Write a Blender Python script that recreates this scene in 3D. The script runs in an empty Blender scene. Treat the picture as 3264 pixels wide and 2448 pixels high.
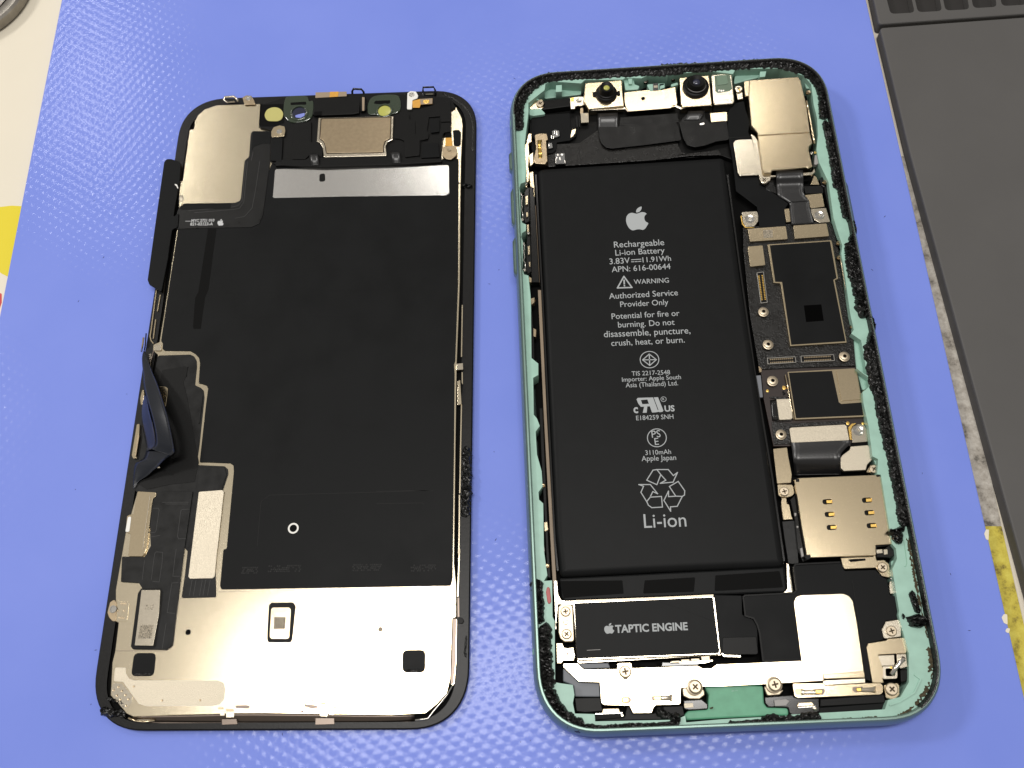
import bpy, bmesh, math, random
from mathutils import Vector, Matrix
from mathutils.geometry import delaunay_2d_cdt, tessellate_polygon
random.seed(7)
R = math.radians
S = 0.001                      # all modelling numbers are millimetres
scene = bpy.context.scene
COL = scene.collection

# ------------------------------------------------------------------ camera
F, CW, CH = 3013.158, 3264, 2448
CAMH = 191.457
RV = Vector((0.99094718, -0.1245966, -0.04999375))
UV = Vector((0.13425233, 0.91967604, 0.36901531))
FV = Vector((0.0, 0.37238646, -0.92807776))
cam = bpy.data.cameras.new('camera'); camo = bpy.data.objects.new('camera', cam); COL.objects.link(camo)
cam.sensor_fit = 'HORIZONTAL'; cam.sensor_width = 36.0; cam.lens = 36.0 * F / CW
cam.clip_start = 0.005; cam.clip_end = 20
B = -FV
camo.matrix_world = Matrix(((RV.x, UV.x, B.x, 0), (RV.y, UV.y, B.y, 0), (RV.z, UV.z, B.z, CAMH * S), (0, 0, 0, 1)))
scene.camera = camo

# ------------------------------------------------------------------ light and exposure
world = bpy.data.worlds.new('World'); scene.world = world; world.use_nodes = True
bg = world.node_tree.nodes['Background']
bg.inputs[0].default_value = (1.0, 0.95, 0.88, 1); bg.inputs[1].default_value = 0.385

def area(name, loc, aim, sx, sy, power, col, spread=180):
    l = bpy.data.lights.new(name, 'AREA'); l.shape = 'RECTANGLE'; l.size = sx * S; l.size_y = sy * S
    l.energy = power; l.color = col; l.spread = R(spread)
    o = bpy.data.objects.new(name, l); COL.objects.link(o)
    o.location = Vector(loc) * S
    if aim: o.rotation_euler = (Vector(aim) - Vector(loc)).to_track_quat('-Z', 'Y').to_euler()      # else it faces straight down
    return o
area('ceiling_light', (-20, 105, 1000), None, 590, 120, 5.8, (1, 0.97, 0.93))
area('desk_lamp', (-900, 560, 900), (0, 90, 0), 170, 170, 4.8, (1, 0.97, 0.93))
area('tube_light', (-605, 1100, 1000), None, 70, 420, 2.3, (1, 0.97, 0.92))
area('far_light', (170, 850, 1000), None, 480, 60, 1.1, (1, 0.96, 0.9))

vs = scene.view_settings
vs.view_transform = 'Standard'; vs.look = 'None'; vs.gamma = 1.0; vs.exposure = 0.0
vs.use_curve_mapping = False
scene.render.resolution_x = 1024; scene.render.resolution_y = 768

# ------------------------------------------------------------------ photograph pixel -> point on a level at height z
def un(x, y, z):
    d = FV + RV * ((x - CW / 2) / F) - UV * ((y - CH / 2) / F)
    t = (z - CAMH) / d.z
    return (d.x * t, d.y * t, z)
ZN = {'L1': (500, 240, .27125), 'L2': (950, 240, .27125), 'L3': (400, 900, .27125), 'L4': (300, 1300, .27125),
      'L5': (280, 1750, .36166), 'L6': (850, 1750, .36157), 'L7': (1200, 900, .5425), 'L8': (440, 500, .30151),
      'R1': (1600, 160, .27125), 'R2': (2100, 160, .27125), 'R3': (2250, 450, .27125), 'R4': (2350, 700, .33156),
      'R5': (2380, 1150, .30139), 'R6': (2400, 1450, .33149), 'R7': (2300, 1850, .3316), 'R8': (1680, 1850, .3316),
      'S1': (1600, 300, .36145), 'S2': (1600, 900, .60241), 'S3': (1850, 620, .30139), 'S4': (1850, 1080, .3858),
      'S5': (2600, 0, .48221), 'S6': (2700, 1300, .69202), 'S7': (0, 0, .60293), 'S8': (700, 2250, .49729), 'F': (271, 1052, .2881), 'P': (0, 0, 1.0)}
def Q(s):
    """'L1 10,20 30,40 L2 5,6' -> photograph pixels"""
    out = []; zn = ZN['P']
    for w in s.split():
        if w in ZN: zn = ZN[w]; continue
        a = [float(v) for v in w.split(',')]
        out.append((zn[0] + a[0] * zn[2], zn[1] + a[1] * zn[2]) + tuple(a[2:]))
    return out
def W2(s, z): return [un(p[0], p[1], z)[:2] for p in Q(s)]

# ------------------------------------------------------------------ materials
MATS = {}
def mat(name, col, rough=0.5, metal=0.0, spec=0.5, noise=0.0, nscale=0.4, bump=0.0, bscale=4.0, rvar=0.0, **kw):
    m = bpy.data.materials.new(name); m.use_nodes = True; nt = m.node_tree; n = nt.nodes; L = nt.links
    b = n['Principled BSDF']; b.inputs['Base Color'].default_value = (*col, 1); b.inputs['Roughness'].default_value = rough
    b.inputs['Metallic'].default_value = metal; b.inputs['Specular IOR Level'].default_value = spec
    for k, v in kw.items(): b.inputs[k.replace('_', ' ')].default_value = v
    tc = n.new('ShaderNodeTexCoord'); mp = n.new('ShaderNodeMapping'); mp.inputs['Scale'].default_value = (1000, 1000, 1000)
    L.new(tc.outputs['Object'], mp.inputs[0])
    if noise or rvar:
        t = n.new('ShaderNodeTexNoise'); t.inputs['Scale'].default_value = nscale; t.inputs['Detail'].default_value = 6
        L.new(mp.outputs[0], t.inputs[0])
        if noise:
            r = n.new('ShaderNodeMapRange'); r.inputs['From Min'].default_value = 0.3; r.inputs['From Max'].default_value = 0.7
            r.inputs['To Min'].default_value = 1 - noise; r.inputs['To Max'].default_value = 1 + noise
            L.new(t.outputs[0], r.inputs[0])
            x = n.new('ShaderNodeVectorMath'); x.operation = 'SCALE'; x.inputs[0].default_value = col
            L.new(r.outputs[0], x.inputs['Scale']); L.new(x.outputs[0], b.inputs['Base Color'])
        if rvar:
            r = n.new('ShaderNodeMapRange'); r.inputs['From Min'].default_value = 0.3; r.inputs['From Max'].default_value = 0.7
            r.inputs['To Min'].default_value = max(0.05, rough - rvar); r.inputs['To Max'].default_value = rough + rvar
            L.new(t.outputs[0], r.inputs[0]); L.new(r.outputs[0], b.inputs['Roughness'])
    if bump:
        t2 = n.new('ShaderNodeTexNoise'); t2.inputs['Scale'].default_value = bscale; t2.inputs['Detail'].default_value = 4
        L.new(mp.outputs[0], t2.inputs[0])
        bp = n.new('ShaderNodeBump'); bp.inputs['Strength'].default_value = bump; bp.inputs['Distance'].default_value = 0.0001
        L.new(t2.outputs[0], bp.inputs['Height']); L.new(bp.outputs[0], b.inputs['Normal'])
    MATS[name] = m; return m
mat('gold_metal', (0.66, 0.55, 0.375), 0.18, 1, noise=0.04, nscale=3, bump=0.04, bscale=12)
mat('pale_metal', (0.66, 0.595, 0.48), 0.2, 1, noise=0.04, nscale=1.2, bump=0.04, bscale=12)
mat('plate_metal', (0.72, 0.63, 0.465), 0.19, 1, noise=0.02, nscale=1.2, bump=0.06, bscale=14)
mat('matte_metal', (0.50, 0.45, 0.36), 0.5, 1, noise=0.12, nscale=5, bump=0.5, bscale=8)
mat('strip_metal', (0.68, 0.67, 0.65), 0.2, 1, noise=0.02, nscale=1.5, bump=0.05, bscale=9)
mat('brass_metal', (0.38, 0.30, 0.20), 0.30, 1, noise=0.08, nscale=1.2, bump=0.03, bscale=9)
mat('screw_metal', (0.46, 0.39, 0.29), 0.4, 1, bump=0.1, bscale=6)
mat('recess_dark', (0.06, 0.045, 0.03), 0.5, 1)
mat('steel', (0.60, 0.58, 0.54), 0.2, 1)
mat('dark_steel', (0.16, 0.13, 0.11), 0.35, 1)
mat('gold', (0.85, 0.56, 0.16), 0.25, 1)
mat('black_plastic', (0.0045, 0.0045, 0.0045), 0.4, 0, 0.14, bump=0.06, bscale=9)
mat('frame_black', (0.004, 0.0038, 0.0038), 0.34, 0, 0.22, noise=0.3, nscale=1.5, bump=0.15, bscale=3)
mat('black_film', (0.006, 0.0064, 0.0068), 0.45, 0, 0.09, noise=0.15, nscale=0.12, bump=0.03, bscale=2, rvar=0.06)
mat('battery_black', (0.0070, 0.0074, 0.0078), 0.45, 0, 0.10, noise=0.06, nscale=0.3, bump=0.03, bscale=10)
mat('flex_black', (0.006, 0.006, 0.006), 0.33, 0, 0.22, bump=0.12, bscale=1.2, rvar=0.06)
mat('flex_gloss', (0.006, 0.006, 0.007), 0.32, 0, 0.6, bump=0.15, bscale=2.5)
mat('trace_sheen_grey', (0.030, 0.030, 0.030), 0.4, 0, 0.3)  # lighter grey paints the highlight along the raised black traces
mat('flex_navy', (0.006, 0.008, 0.013), 0.26, 0, 0.4, bump=0.05, bscale=1)
mat('gloss_black', (0.006, 0.006, 0.006), 0.14, 0, 0.5)
mat('void_black', (0.003, 0.003, 0.003), 0.8, 0, 0.1)
mat('resin_black', (0.006, 0.0055, 0.005), 0.28, 0, 0.35, bump=1.0, bscale=2.4, rvar=0.1)
mat('board_brown', (0.018, 0.010, 0.008), 0.4, 0, 0.4, noise=0.2, nscale=2)
mat('adhesive', (0.006, 0.006, 0.006), 0.28, 0, 0.5, bump=1.0, bscale=3.0, rvar=0.12)
mat('rust_residue', (0.055, 0.045, 0.025), 0.75, 0, 0.2, noise=0.5, nscale=2, bump=0.8, bscale=4)
mat('green_inner', (0.29, 0.475, 0.395), 0.42, 0, 0.45, noise=0.08, nscale=0.4, bump=0.05, bscale=8)
mat('green_outer', (0.17, 0.25, 0.22), 0.34, 0.6, 0.5, noise=0.06, nscale=0.2, bump=0.05, bscale=10)
mat('green_paint', (0.11, 0.32, 0.20), 0.45, 0, 0.4, noise=0.10, nscale=0.5)
mat('green_band', (0.20, 0.38, 0.28), 0.5, 0, 0.4)
mat('clear_green', (0.05, 0.07, 0.045), 0.12, 0, 0.6, Transmission_Weight=0.35)
mat('yellow_film', (0.45, 0.42, 0.14), 0.35, 0, 0.4)
mat('orange_film', (0.60, 0.30, 0.04), 0.35, 0, 0.5, noise=0.1, nscale=2)
mat('brown_film', (0.30, 0.23, 0.16), 0.45, 0, 0.3)
mat('white_ink', (0.36, 0.38, 0.39), 0.6, 0, 0.2)
mat('grey_ink', (0.50, 0.51, 0.52), 0.6, 0, 0.2)
mat('code_ink', (0.27, 0.235, 0.18), 0.6, 0, 0.2, noise=0.9, nscale=5)
mat('code_dark', (0.001, 0.001, 0.001), 0.7, 0, 0.02)
mat('red_mark', (0.34, 0.035, 0.03), 0.4)
mat('white_tag', (0.75, 0.74, 0.70), 0.5)
mat('lens_blue', (0.012, 0.014, 0.035), 0.05, 0, 0.8)
mat('lens_yellow', (0.42, 0.42, 0.10), 0.2)
mat('painted_mat_blue', (0.20, 0.24, 0.62), 0.3)
mat('chip_green', (0.09, 0.14, 0.09), 0.25, 0, 0.5)
mat('grey_plastic', (0.30, 0.29, 0.28), 0.5)
mat('slate_tab', (0.14, 0.15, 0.17), 0.5)
mat('clear_glue', (0.55, 0.50, 0.40), 0.15, 0, 0.6, Transmission_Weight=0.5)

# ------------------------------------------------------------------ things
PHONE = {}
class Root:
    pass
def thing(name, label, cat, loc=(0, 0, 0), group=None):
    o = bpy.data.objects.new(name, None); COL.objects.link(o); o.empty_display_size = 0.01
    o.location = Vector(loc) * S; o['label'] = label; o['category'] = cat
    if group: o['group'] = group
    return o
ORG = {}
def origin(par):
    p = par
    while p is not None and p.parent is not None: p = p.parent
    return Vector(p.location) / S if p is not None else Vector((0, 0, 0))
def link(name, me, m, par=None, smooth=False, loc=None):
    if m is not None and not me.materials: me.materials.append(MATS[m] if isinstance(m, str) else m)
    if smooth:
        for p in me.polygons: p.use_smooth = True
    o = bpy.data.objects.new(name, me); COL.objects.link(o)
    if par is not None: o.parent = par
    if loc is not None: o.location = (Vector(loc) - origin(par)) * S
    return o
def raw(name, verts, faces, m, par=None, smooth=False):
    og = origin(par)
    me = bpy.data.meshes.new(name)
    me.from_pydata([((v[0] - og.x) * S, (v[1] - og.y) * S, (v[2] - og.z) * S) for v in verts], [], faces)
    me.update()
    return link(name, me, m, par, smooth)

def area2(p): return 0.5 * sum(p[i - 1][0] * p[i][1] - p[i][0] * p[i - 1][1] for i in range(len(p)))
def ccw(p): return list(p) if area2(p) > 0 else list(reversed(p))
def roundp(p, r, seg=4):
    if r <= 0: return list(p)
    out = []; n = len(p)
    for i in range(n):
        a, b, c = Vector(p[i - 1][:2]), Vector(p[i][:2]), Vector(p[(i + 1) % n][:2])
        u, v = a - b, c - b; lu, lv = u.length, v.length
        if lu < 1e-6 or lv < 1e-6: continue
        cosang = max(-1, min(1, u.dot(v) / lu / lv)); ang = math.acos(cosang)
        if ang > 2.9: out.append(tuple(b)); continue
        d = min(r / max(0.2, math.tan(ang / 2)), 0.46 * lu, 0.46 * lv)
        s, e = b + u / lu * d, b + v / lv * d
        for k in range(seg + 1):
            t = k / seg; q = s * (1 - t) ** 2 + b * 2 * t * (1 - t) + e * t * t
            out.append((q.x, q.y))
    return out
def inset(p, d):
    out = []; n = len(p)
    for i in range(n):
        a, b, c = Vector(p[i - 1]), Vector(p[i]), Vector(p[(i + 1) % n])
        e1, e2 = (b - a), (c - b)
        if e1.length < 1e-7: e1 = e2
        if e2.length < 1e-7: e2 = e1
        n1 = Vector((-e1.y, e1.x)).normalized(); n2 = Vector((-e2.y, e2.x)).normalized()
        m = n1 + n2
        if m.length < 1e-4: m = n1
        m.normalize(); k = d / max(0.45, m.dot(n1))
        q = b + m * k; out.append((q.x, q.y))
    return out
def prism_mesh(pts, z, t, bev=0.0, holes=()):
    """polygon (world mm) with top at z, walls down to z - t, small rounded bevel, optional through holes"""
    p = ccw(pts); V = []; Fc = []
    rings = []
    if bev > .6: rings = [(inset(p, bev * (1 - math.sin(R(a)))), z - bev * .8 * (1 - math.cos(R(a)))) for a in (0, 15, 30, 45, 60, 75, 90)]
    elif bev > 0: rings = [(inset(p, bev), z), (inset(p, bev * 0.3), z - bev * 0.3), (p, z - bev)]
    else: rings = [(p, z)]
    rings.append((p, z - t)); n = len(p)
    for rp, rz in rings: V += [(q[0], q[1], rz) for q in rp]
    for k in range(len(rings) - 1):
        for i in range(n):
            j = (i + 1) % n
            Fc.append((k * n + i, (k + 1) * n + i, (k + 1) * n + j, k * n + j))
    if not holes and n < 9:
        Fc.append(tuple(range(n)))
    else:
        top = rings[0][0]; vv = [Vector(q) for q in top]; ff = [list(range(n))]
        for h in holes:
            hh = list(reversed(ccw(h))); s = len(vv); vv += [Vector(q) for q in hh]; ff.append(list(range(s, s + len(hh))))
            b = len(V); m = len(hh)
            V += [(q[0], q[1], z) for q in hh] + [(q[0], q[1], z - t) for q in hh]
            for i in range(m):
                j = (i + 1) % m; Fc.append((b + i, b + m + i, b + m + j, b + j))
        ov, oe, of, *_ = delaunay_2d_cdt(vv, [], ff, 1, 1e-6)
        b = len(V); V += [(q[0], q[1], z) for q in ov]
        for f in of:
            c = [sum(ov[i][k] for i in f) / len(f) for k in (0, 1)]
            if any(inside(c, h) for h in holes) or not inside(c, top): continue
            Fc.append(tuple(b + i for i in f))
    return V, Fc
def inside(c, p):
    r = False; j = len(p) - 1
    for i in range(len(p)):
        if (p[i][1] > c[1]) != (p[j][1] > c[1]) and c[0] < (p[j][0] - p[i][0]) * (c[1] - p[i][1]) / (p[j][1] - p[i][1]) + p[i][0]: r = not r
        j = i
    return r
def prism(name, s, z, t, m, par, r=0.0, bev=0.05, holes=()):
    p = (catclosed(W2(s, z), 4) if r < 0 else roundp(W2(s, z), r)) if isinstance(s, str) else s
    V, Fc = prism_mesh(p, z, t, bev, holes)
    return raw(name, V, Fc, m, par)
def cat(P, n):
    """Catmull-Rom through tuples"""
    out = []; k = len(P)
    for i in range(k - 1):
        p0, p1, p2, p3 = P[max(0, i - 1)], P[i], P[i + 1], P[min(k - 1, i + 2)]
        for s in range(n):
            t = s / n
            out.append(tuple(0.5 * (2 * b + (c - a) * t + (2 * a - 5 * b + 4 * c - d) * t * t + (3 * b - a - 3 * c + d) * t ** 3) for a, b, c, d in zip(p0, p1, p2, p3)))
    out.append(P[-1]); return out
def catclosed(P, n):
    k = len(P); out = []
    for i in range(k):
        p0, p1, p2, p3 = P[i - 1], P[i], P[(i + 1) % k], P[(i + 2) % k]
        for s in range(n):
            t = s / n
            out.append(tuple(0.5 * (2 * b + (c - a) * t + (2 * a - 5 * b + 4 * c - d) * t * t + (3 * b - a - 3 * c + d) * t ** 3) for a, b, c, d in zip(p0, p1, p2, p3)))
    return out
def ribbon(name, secs, m, par, t=0.12, n=6, across=5, bulge=0.0):
    """secs: (zone, xl, yl, zl, xr, yr, zr) cross sections of a bent flat cable"""
    P = []
    for zn, xl, yl, zl, xr, yr, zr in secs:
        a = Q('%s %f,%f %f,%f' % (zn, xl, yl, xr, yr))
        P.append(un(a[0][0], a[0][1], zl) + un(a[1][0], a[1][1], zr))
    P = cat(P, n); V = []; Fc = []; k = len(P)
    for side in (0, 1):
        for i, q in enumerate(P):
            l, r = Vector(q[:3]), Vector(q[3:])
            for a in range(across):
                f = a / (across - 1); v = l.lerp(r, f); v.z += bulge * (1 - (2 * f - 1) ** 2) - side * t
                V.append(tuple(v))
    N = k * across
    for i in range(k - 1):
        for a in range(across - 1):
            b = i * across + a
            Fc.append((b, b + 1, b + across + 1, b + across)); Fc.append((N + b, N + b + across, N + b + across + 1, N + b + 1))
        for a in (0, across - 1):
            b = i * across + a; Fc.append((b, b + across, N + b + across, N + b))
    for i in (0, k - 1):
        for a in range(across - 1):
            b = i * across + a; Fc.append((b, N + b, N + b + 1, b + 1))
    return raw(name, V, Fc, m, par, True)
def tube(name, pts, r, m, par, n=8, closed=False):
    P = [Vector(p) for p in pts]; V = []; Fc = []; k = len(P)
    for i, p in enumerate(P):
        a = P[i - 1] if (i > 0 or closed) else p; b = P[(i + 1) % k] if (i < k - 1 or closed) else p
        d = (b - a).normalized(); u = d.cross(Vector((0, 0, 1)))
        if u.length < 1e-3: u = d.cross(Vector((0, 1, 0)))
        u.normalize(); w = d.cross(u)
        for j in range(n):
            g = 2 * math.pi * j / n; V.append(tuple(p + u * math.cos(g) * r + w * math.sin(g) * r))
    for i in range(k if closed else k - 1):
        for j in range(n):
            a, b = i * n + j, i * n + (j + 1) % n; c, d = ((i + 1) % k) * n + (j + 1) % n, ((i + 1) % k) * n + j
            Fc.append((a, b, c, d))
    if not closed: Fc.append(tuple(range(n))); Fc.append(tuple(range((k - 1) * n, k * n)))
    return raw(name, V, Fc, m, par, True)
def lathe(name, c, prof, m, par, n=28, smooth=True, sx=1.0, sy=1.0, knurl=0.0, capm=None):
    V = []; Fc = []
    for r, z in prof:
        for j in range(n):
            g = 2 * math.pi * j / n; rr = r * (1 + (knurl if j % 2 else -knurl))
            V.append((c[0] + rr * math.cos(g) * sx, c[1] + rr * math.sin(g) * sy, z))
    for i in range(len(prof) - 1):
        for j in range(n):
            a, b = i * n + j, i * n + (j + 1) % n; Fc.append((a, b, b + n, a + n))
    Fc.append(tuple(range((len(prof) - 1) * n, len(prof) * n)))
    o = raw(name, V, Fc, m, par, False)
    if capm: o.data.materials.append(MATS[capm]); o.data.polygons[-1].material_index = 1
    if smooth:
        me = o.data
        for p in me.polygons: p.use_smooth = len(p.vertices) == 4
        me.set_sharp_from_angle(angle=R(40))
    return o
def bead(name, s, z, w, h, m, par, step=0.22, across=7, seed=1, jit=0.35):
    """ragged strip of torn foam glue along a path of photograph pixels (optional third value: width factor)"""
    rnd = random.Random(seed); pts = Q(s)
    P = [un(p[0], p[1], z)[:2] + ((p[2] if len(p) > 2 else 1.0),) for p in pts]
    P = cat(P, 24); D = [P[0]]
    for p in P:
        if math.dist(p[:2], D[-1][:2]) >= step: D.append(p)
    V = []; Fc = []; k = len(D)
    if k < 3: return None
    wj = [1 + jit * (rnd.random() - .5) * 1.6 for _ in range(k)]; cj = [jit * w * (rnd.random() - .5) * .5 for _ in range(k)]
    wj = [(wj[i - 1] + wj[i] * 2 + wj[(i + 1) % k]) / 4 for i in range(k)]
    for i, p in enumerate(D):
        a, b = Vector(D[max(0, i - 1)][:2]), Vector(D[min(k - 1, i + 1)][:2]); d = (b - a).normalized(); u = Vector((-d.y, d.x))
        end = min(1, (min(i, k - 1 - i) + .6) / 2.5)
        for j in range(across):
            f = 2 * j / (across - 1) - 1
            q = Vector(p[:2]) + u * (f * w / 2 * p[2] * wj[i] * end + cj[i]) + Vector((rnd.uniform(-.06, .06), rnd.uniform(-.06, .06)))
            hh = h * max(0, 1 - f ** 4) * rnd.uniform(.35, 1.25) if abs(f) < .99 else -0.05
            V.append((q.x, q.y, z + hh))
    for i in range(k - 1):
        for j in range(across - 1):
            b = i * across + j; Fc.append((b, b + 1, b + across + 1, b + across))
    return raw(name, V, Fc, m, par, False)
def line(name, s, z, w, h, m, par):
    """thin raised line along photograph pixels"""
    P = [Vector(un(p[0], p[1], z)) for p in Q(s)]; V = []; Fc = []; k = len(P)
    for i, p in enumerate(P):
        d1 = (p - P[i - 1]).normalized() if i else (P[1] - p).normalized(); d2 = (P[i + 1] - p).normalized() if i < k - 1 else d1
        u = Vector((-(d1 + d2).y, (d1 + d2).x, 0)); u = u.normalized() if u.length > 1e-5 else Vector((-d1.y, d1.x, 0))
        n1 = Vector((-d1.y, d1.x, 0)); kf = 1 / max(.5, u.dot(n1))
        for f, zz in ((-1, -.05), (-1, h), (1, h), (1, -.05)): V.append((p.x + u.x * f * w / 2 * kf, p.y + u.y * f * w / 2 * kf, z + zz))
    for i in range(k - 1):
        for j in range(3): b = i * 4 + j; Fc.append((b, b + 1, b + 5, b + 4))
    Fc.append((0, 1, 2, 3)); b = (k - 1) * 4; Fc.append((b, b + 1, b + 2, b + 3))
    return raw(name, V, Fc, m, par)

# screws: one mesh per size, cross recess cut in the head
def plus(r, w):
    return [(w, w), (w, r), (-w, r), (-w, w), (-r, w), (-r, -w), (-w, -w), (-w, -r), (w, -r), (w, -w), (r, -w), (r, w)]
def circ(r, n=24, a0=0): return [(r * math.cos(a0 + 2 * math.pi * i / n), r * math.sin(a0 + 2 * math.pi * i / n)) for i in range(n)]
SCR = {}
def screw(zs, z, par, r=0.8, rot=None, m='screw_metal'):
    x, y = Q(zs)[0][:2]
    key = (round(r, 2), m)
    if key not in SCR:
        V, Fc = prism_mesh(circ(r), 0, 0.7, r * .18, [plus(r * .52, r * .13)])
        b = len(V); V += [(p[0], p[1], -.28) for p in plus(r * .56, r * .17)]; Fc.append(tuple(range(b, b + 12)))
        me = bpy.data.meshes.new('screw'); me.from_pydata([(v[0] * S, v[1] * S, v[2] * S) for v in V], [], Fc); me.update()
        me.materials.append(MATS[m]); me.materials.append(MATS['recess_dark']); me.polygons[-1].material_index = 1; SCR[key] = me  # recess floor coloured dark to paint the shade inside the cross
    o = link('screw', SCR[key], None, par, loc=un(x, y, z)); o.rotation_euler.z = random.uniform(0, 1.5) if rot is None else rot
    return o
def standoff(zs, z, par, r=0.85):
    x, y = Q(zs)[0][:2]; c = un(x, y, z)
    o = lathe('standoff', c, [(r * 1.08, z - .9), (r * 1.08, z - .35), (r * .9, z - .3), (r * .9, z - .06), (r * .82, z), (r * .38, z), (r * .34, z - .05), (r * .34, z - .5)], 'screw_metal', par, 24, capm='void_black')  # bore bottom coloured black in place of shade within the metal
    return o
def rivet(zs, z, par, r=1.0, m='steel'):
    x, y = Q(zs)[0][:2]; c = un(x, y, z)
    return lathe('rivet', c, [(r, z - .3), (r, z - .05), (r * .9, z + .05), (r * .7, z - .02), (r * .6, z - .05), (r * .5, z + .06), (r * .25, z + .05), (r * .18, z - .2)], m, par, 20, capm='void_black')  # black bottom paints the shade in the rivet's hole

TEXTS = []
def text(body, s, z, par, m='white_ink', bold=0.006, hy=1.0, name='lettering'):
    TEXTS.append((body, Q(s), z, par, m, bold, hy, name))
def flush_text():
    objs = []
    for body, q, z, par, m, bold, hy, name in TEXTS:
        c = bpy.data.curves.new('t', 'FONT'); c.body = body; c.offset = bold; c.resolution_u = 3
        o = bpy.data.objects.new('t', c); COL.objects.link(o); objs.append(o)
    dg = bpy.context.evaluated_depsgraph_get(); dg.update()
    for o, (body, q, z, par, m, bold, hy, name) in zip(objs, TEXTS):
        me0 = bpy.data.meshes.new_from_object(o.evaluated_get(dg))
        vs_ = [v.co.copy() for v in me0.vertices]; fs = [tuple(p.vertices) for p in me0.polygons]
        x0, x1 = min(v.x for v in vs_), max(v.x for v in vs_)
        A, Bv = Vector(un(*q[0][:2], z)), Vector(un(*q[1][:2], z)); d = Bv - A; k = d.length / (x1 - x0); d.normalize(); u = Vector((-d.y, d.x, 0))
        raw(name, [tuple(A + d * ((v.x - x0) * k) + u * (v.y * k * hy)) for v in vs_], fs, m, par)
        cd = o.data; bpy.data.objects.remove(o); bpy.data.curves.remove(cd); bpy.data.meshes.remove(me0)
LOGO_B = [(590, 203), (545, 193), (510, 205), (488, 235), (483, 275), (492, 315), (515, 355), (545, 377), (570, 377), (600, 369), (630, 368), (660, 374), (685, 360), (705, 330), (718, 303), (692, 287), (678, 262), (677, 235), (688, 215), (700, 204), (680, 190), (650, 186), (620, 195)]
LOGO_L = [(590, 188), (592, 165), (610, 142), (645, 127), (646, 150), (632, 175), (610, 188)]
def logo(cs, k, z, par, m):
    """fruit shaped emblem; cs = centre, k = pixels per traced unit"""
    cx, cy = Q(cs)[0][:2]; V = []; Fc = []
    for L_ in (LOGO_B, LOGO_L):
        b = len(V); P = catclosed([(float(a), float(c)) for a, c in L_], 3)
        P = [(cx + (a - 600) * k, cy + (c - 255) * k) for a, c in P]
        V += [un(a, c, z) for a, c in P]; Fc.append(tuple(range(b + len(P) - 1, b - 1, -1)))
    return raw('emblem', V, Fc, m, par)

# ------------------------------------------------------------------ rounded outlines of the two halves (centre, turn, size from the fitted camera)
def rrect(cx, cy, yaw, w, h, r, seg=14, ex=2.35):
    out = []; c, s = math.cos(yaw), math.sin(yaw)
    for sx, sy, a0 in ((1, 1, 0), (-1, 1, 90), (-1, -1, 180), (1, -1, 270)):
        for k in range(seg + 1):
            g = R(a0 + 90 * k / seg); ca, sa = math.cos(g), math.sin(g)
            ux = math.copysign(abs(ca) ** (2 / ex), ca); uy = math.copysign(abs(sa) ** (2 / ex), sa)
            x, y = sx * (w / 2 - r) + r * ux, sy * (h / 2 - r) + r * uy
            out.append((cx + c * x - s * y, cy + s * x + c * y))
    return out
DC = (-44.5796, 86.0859, -0.122045); HC = (39.9568, 75.8857, -0.0886833)
def drr(i): return rrect(*DC, 73.9 - 2 * i, 149.1 - 2 * i, max(1.0, 11.5 - i))
def hrr(i): return rrect(*HC, 75.7 - 2 * i, 150.9 - 2 * i, max(1.0, 12.5 - i))
def loft(name, rings, m, par, smooth=True, cap=False):
    V = []; Fc = []; n = len(rings[0][0])
    for p, z in rings: V += [(q[0], q[1], z) for q in p]
    for k in range(len(rings) - 1):
        for i in range(n):
            j = (i + 1) % n; Fc.append((k * n + i, k * n + j, (k + 1) * n + j, (k + 1) * n + i))
    if cap: Fc.append(tuple(range((len(rings) - 1) * n, len(rings) * n)))
    o = raw(name, V, Fc, m, par, smooth)
    if smooth: o.data.set_sharp_from_angle(angle=R(35))
    return o
# ================================================================== the surface and what lies around on it
def node_mat(name):
    m = bpy.data.materials.new(name); m.use_nodes = True; nt = m.node_tree
    tc = nt.nodes.new('ShaderNodeTexCoord'); mp = nt.nodes.new('ShaderNodeMapping'); mp.inputs['Scale'].default_value = (1000, 1000, 1000)
    nt.links.new(tc.outputs['Object'], mp.inputs[0]); MATS[name] = m
    return m, nt, nt.nodes, nt.links, nt.nodes['Principled BSDF'], mp
m, nt, n, L, b, mp = node_mat('blue_mat')
b.inputs['Roughness'].default_value = 0.5; b.inputs['Specular IOR Level'].default_value = 0.2
ns = n.new('ShaderNodeTexNoise'); ns.inputs['Scale'].default_value = 0.03; ns.inputs['Detail'].default_value = 5; L.new(mp.outputs[0], ns.inputs[0])
cr = n.new('ShaderNodeValToRGB'); cr.color_ramp.elements[0].position = 0.3; cr.color_ramp.elements[1].position = 0.7
cr.color_ramp.elements[0].color = (0.160, 0.225, 0.670, 1); cr.color_ramp.elements[1].color = (0.185, 0.250, 0.705, 1)
L.new(ns.outputs[0], cr.inputs[0]); L.new(cr.outputs[0], b.inputs['Base Color'])
vo = n.new('ShaderNodeTexVoronoi'); vo.inputs['Scale'].default_value = 0.52; vo.inputs['Randomness'].default_value = 0.12
rot = n.new('ShaderNodeMapping'); rot.inputs['Rotation'].default_value = (0, 0, R(38)); L.new(mp.outputs[0], rot.inputs[0]); L.new(rot.outputs[0], vo.inputs[0])
mr = n.new('ShaderNodeMapRange'); mr.interpolation_type = 'SMOOTHSTEP'
mr.inputs['From Min'].default_value = 0.0; mr.inputs['From Max'].default_value = 0.55; mr.inputs['To Min'].default_value = 1; mr.inputs['To Max'].default_value = 0
L.new(vo.outputs['Distance'], mr.inputs[0])
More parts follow.
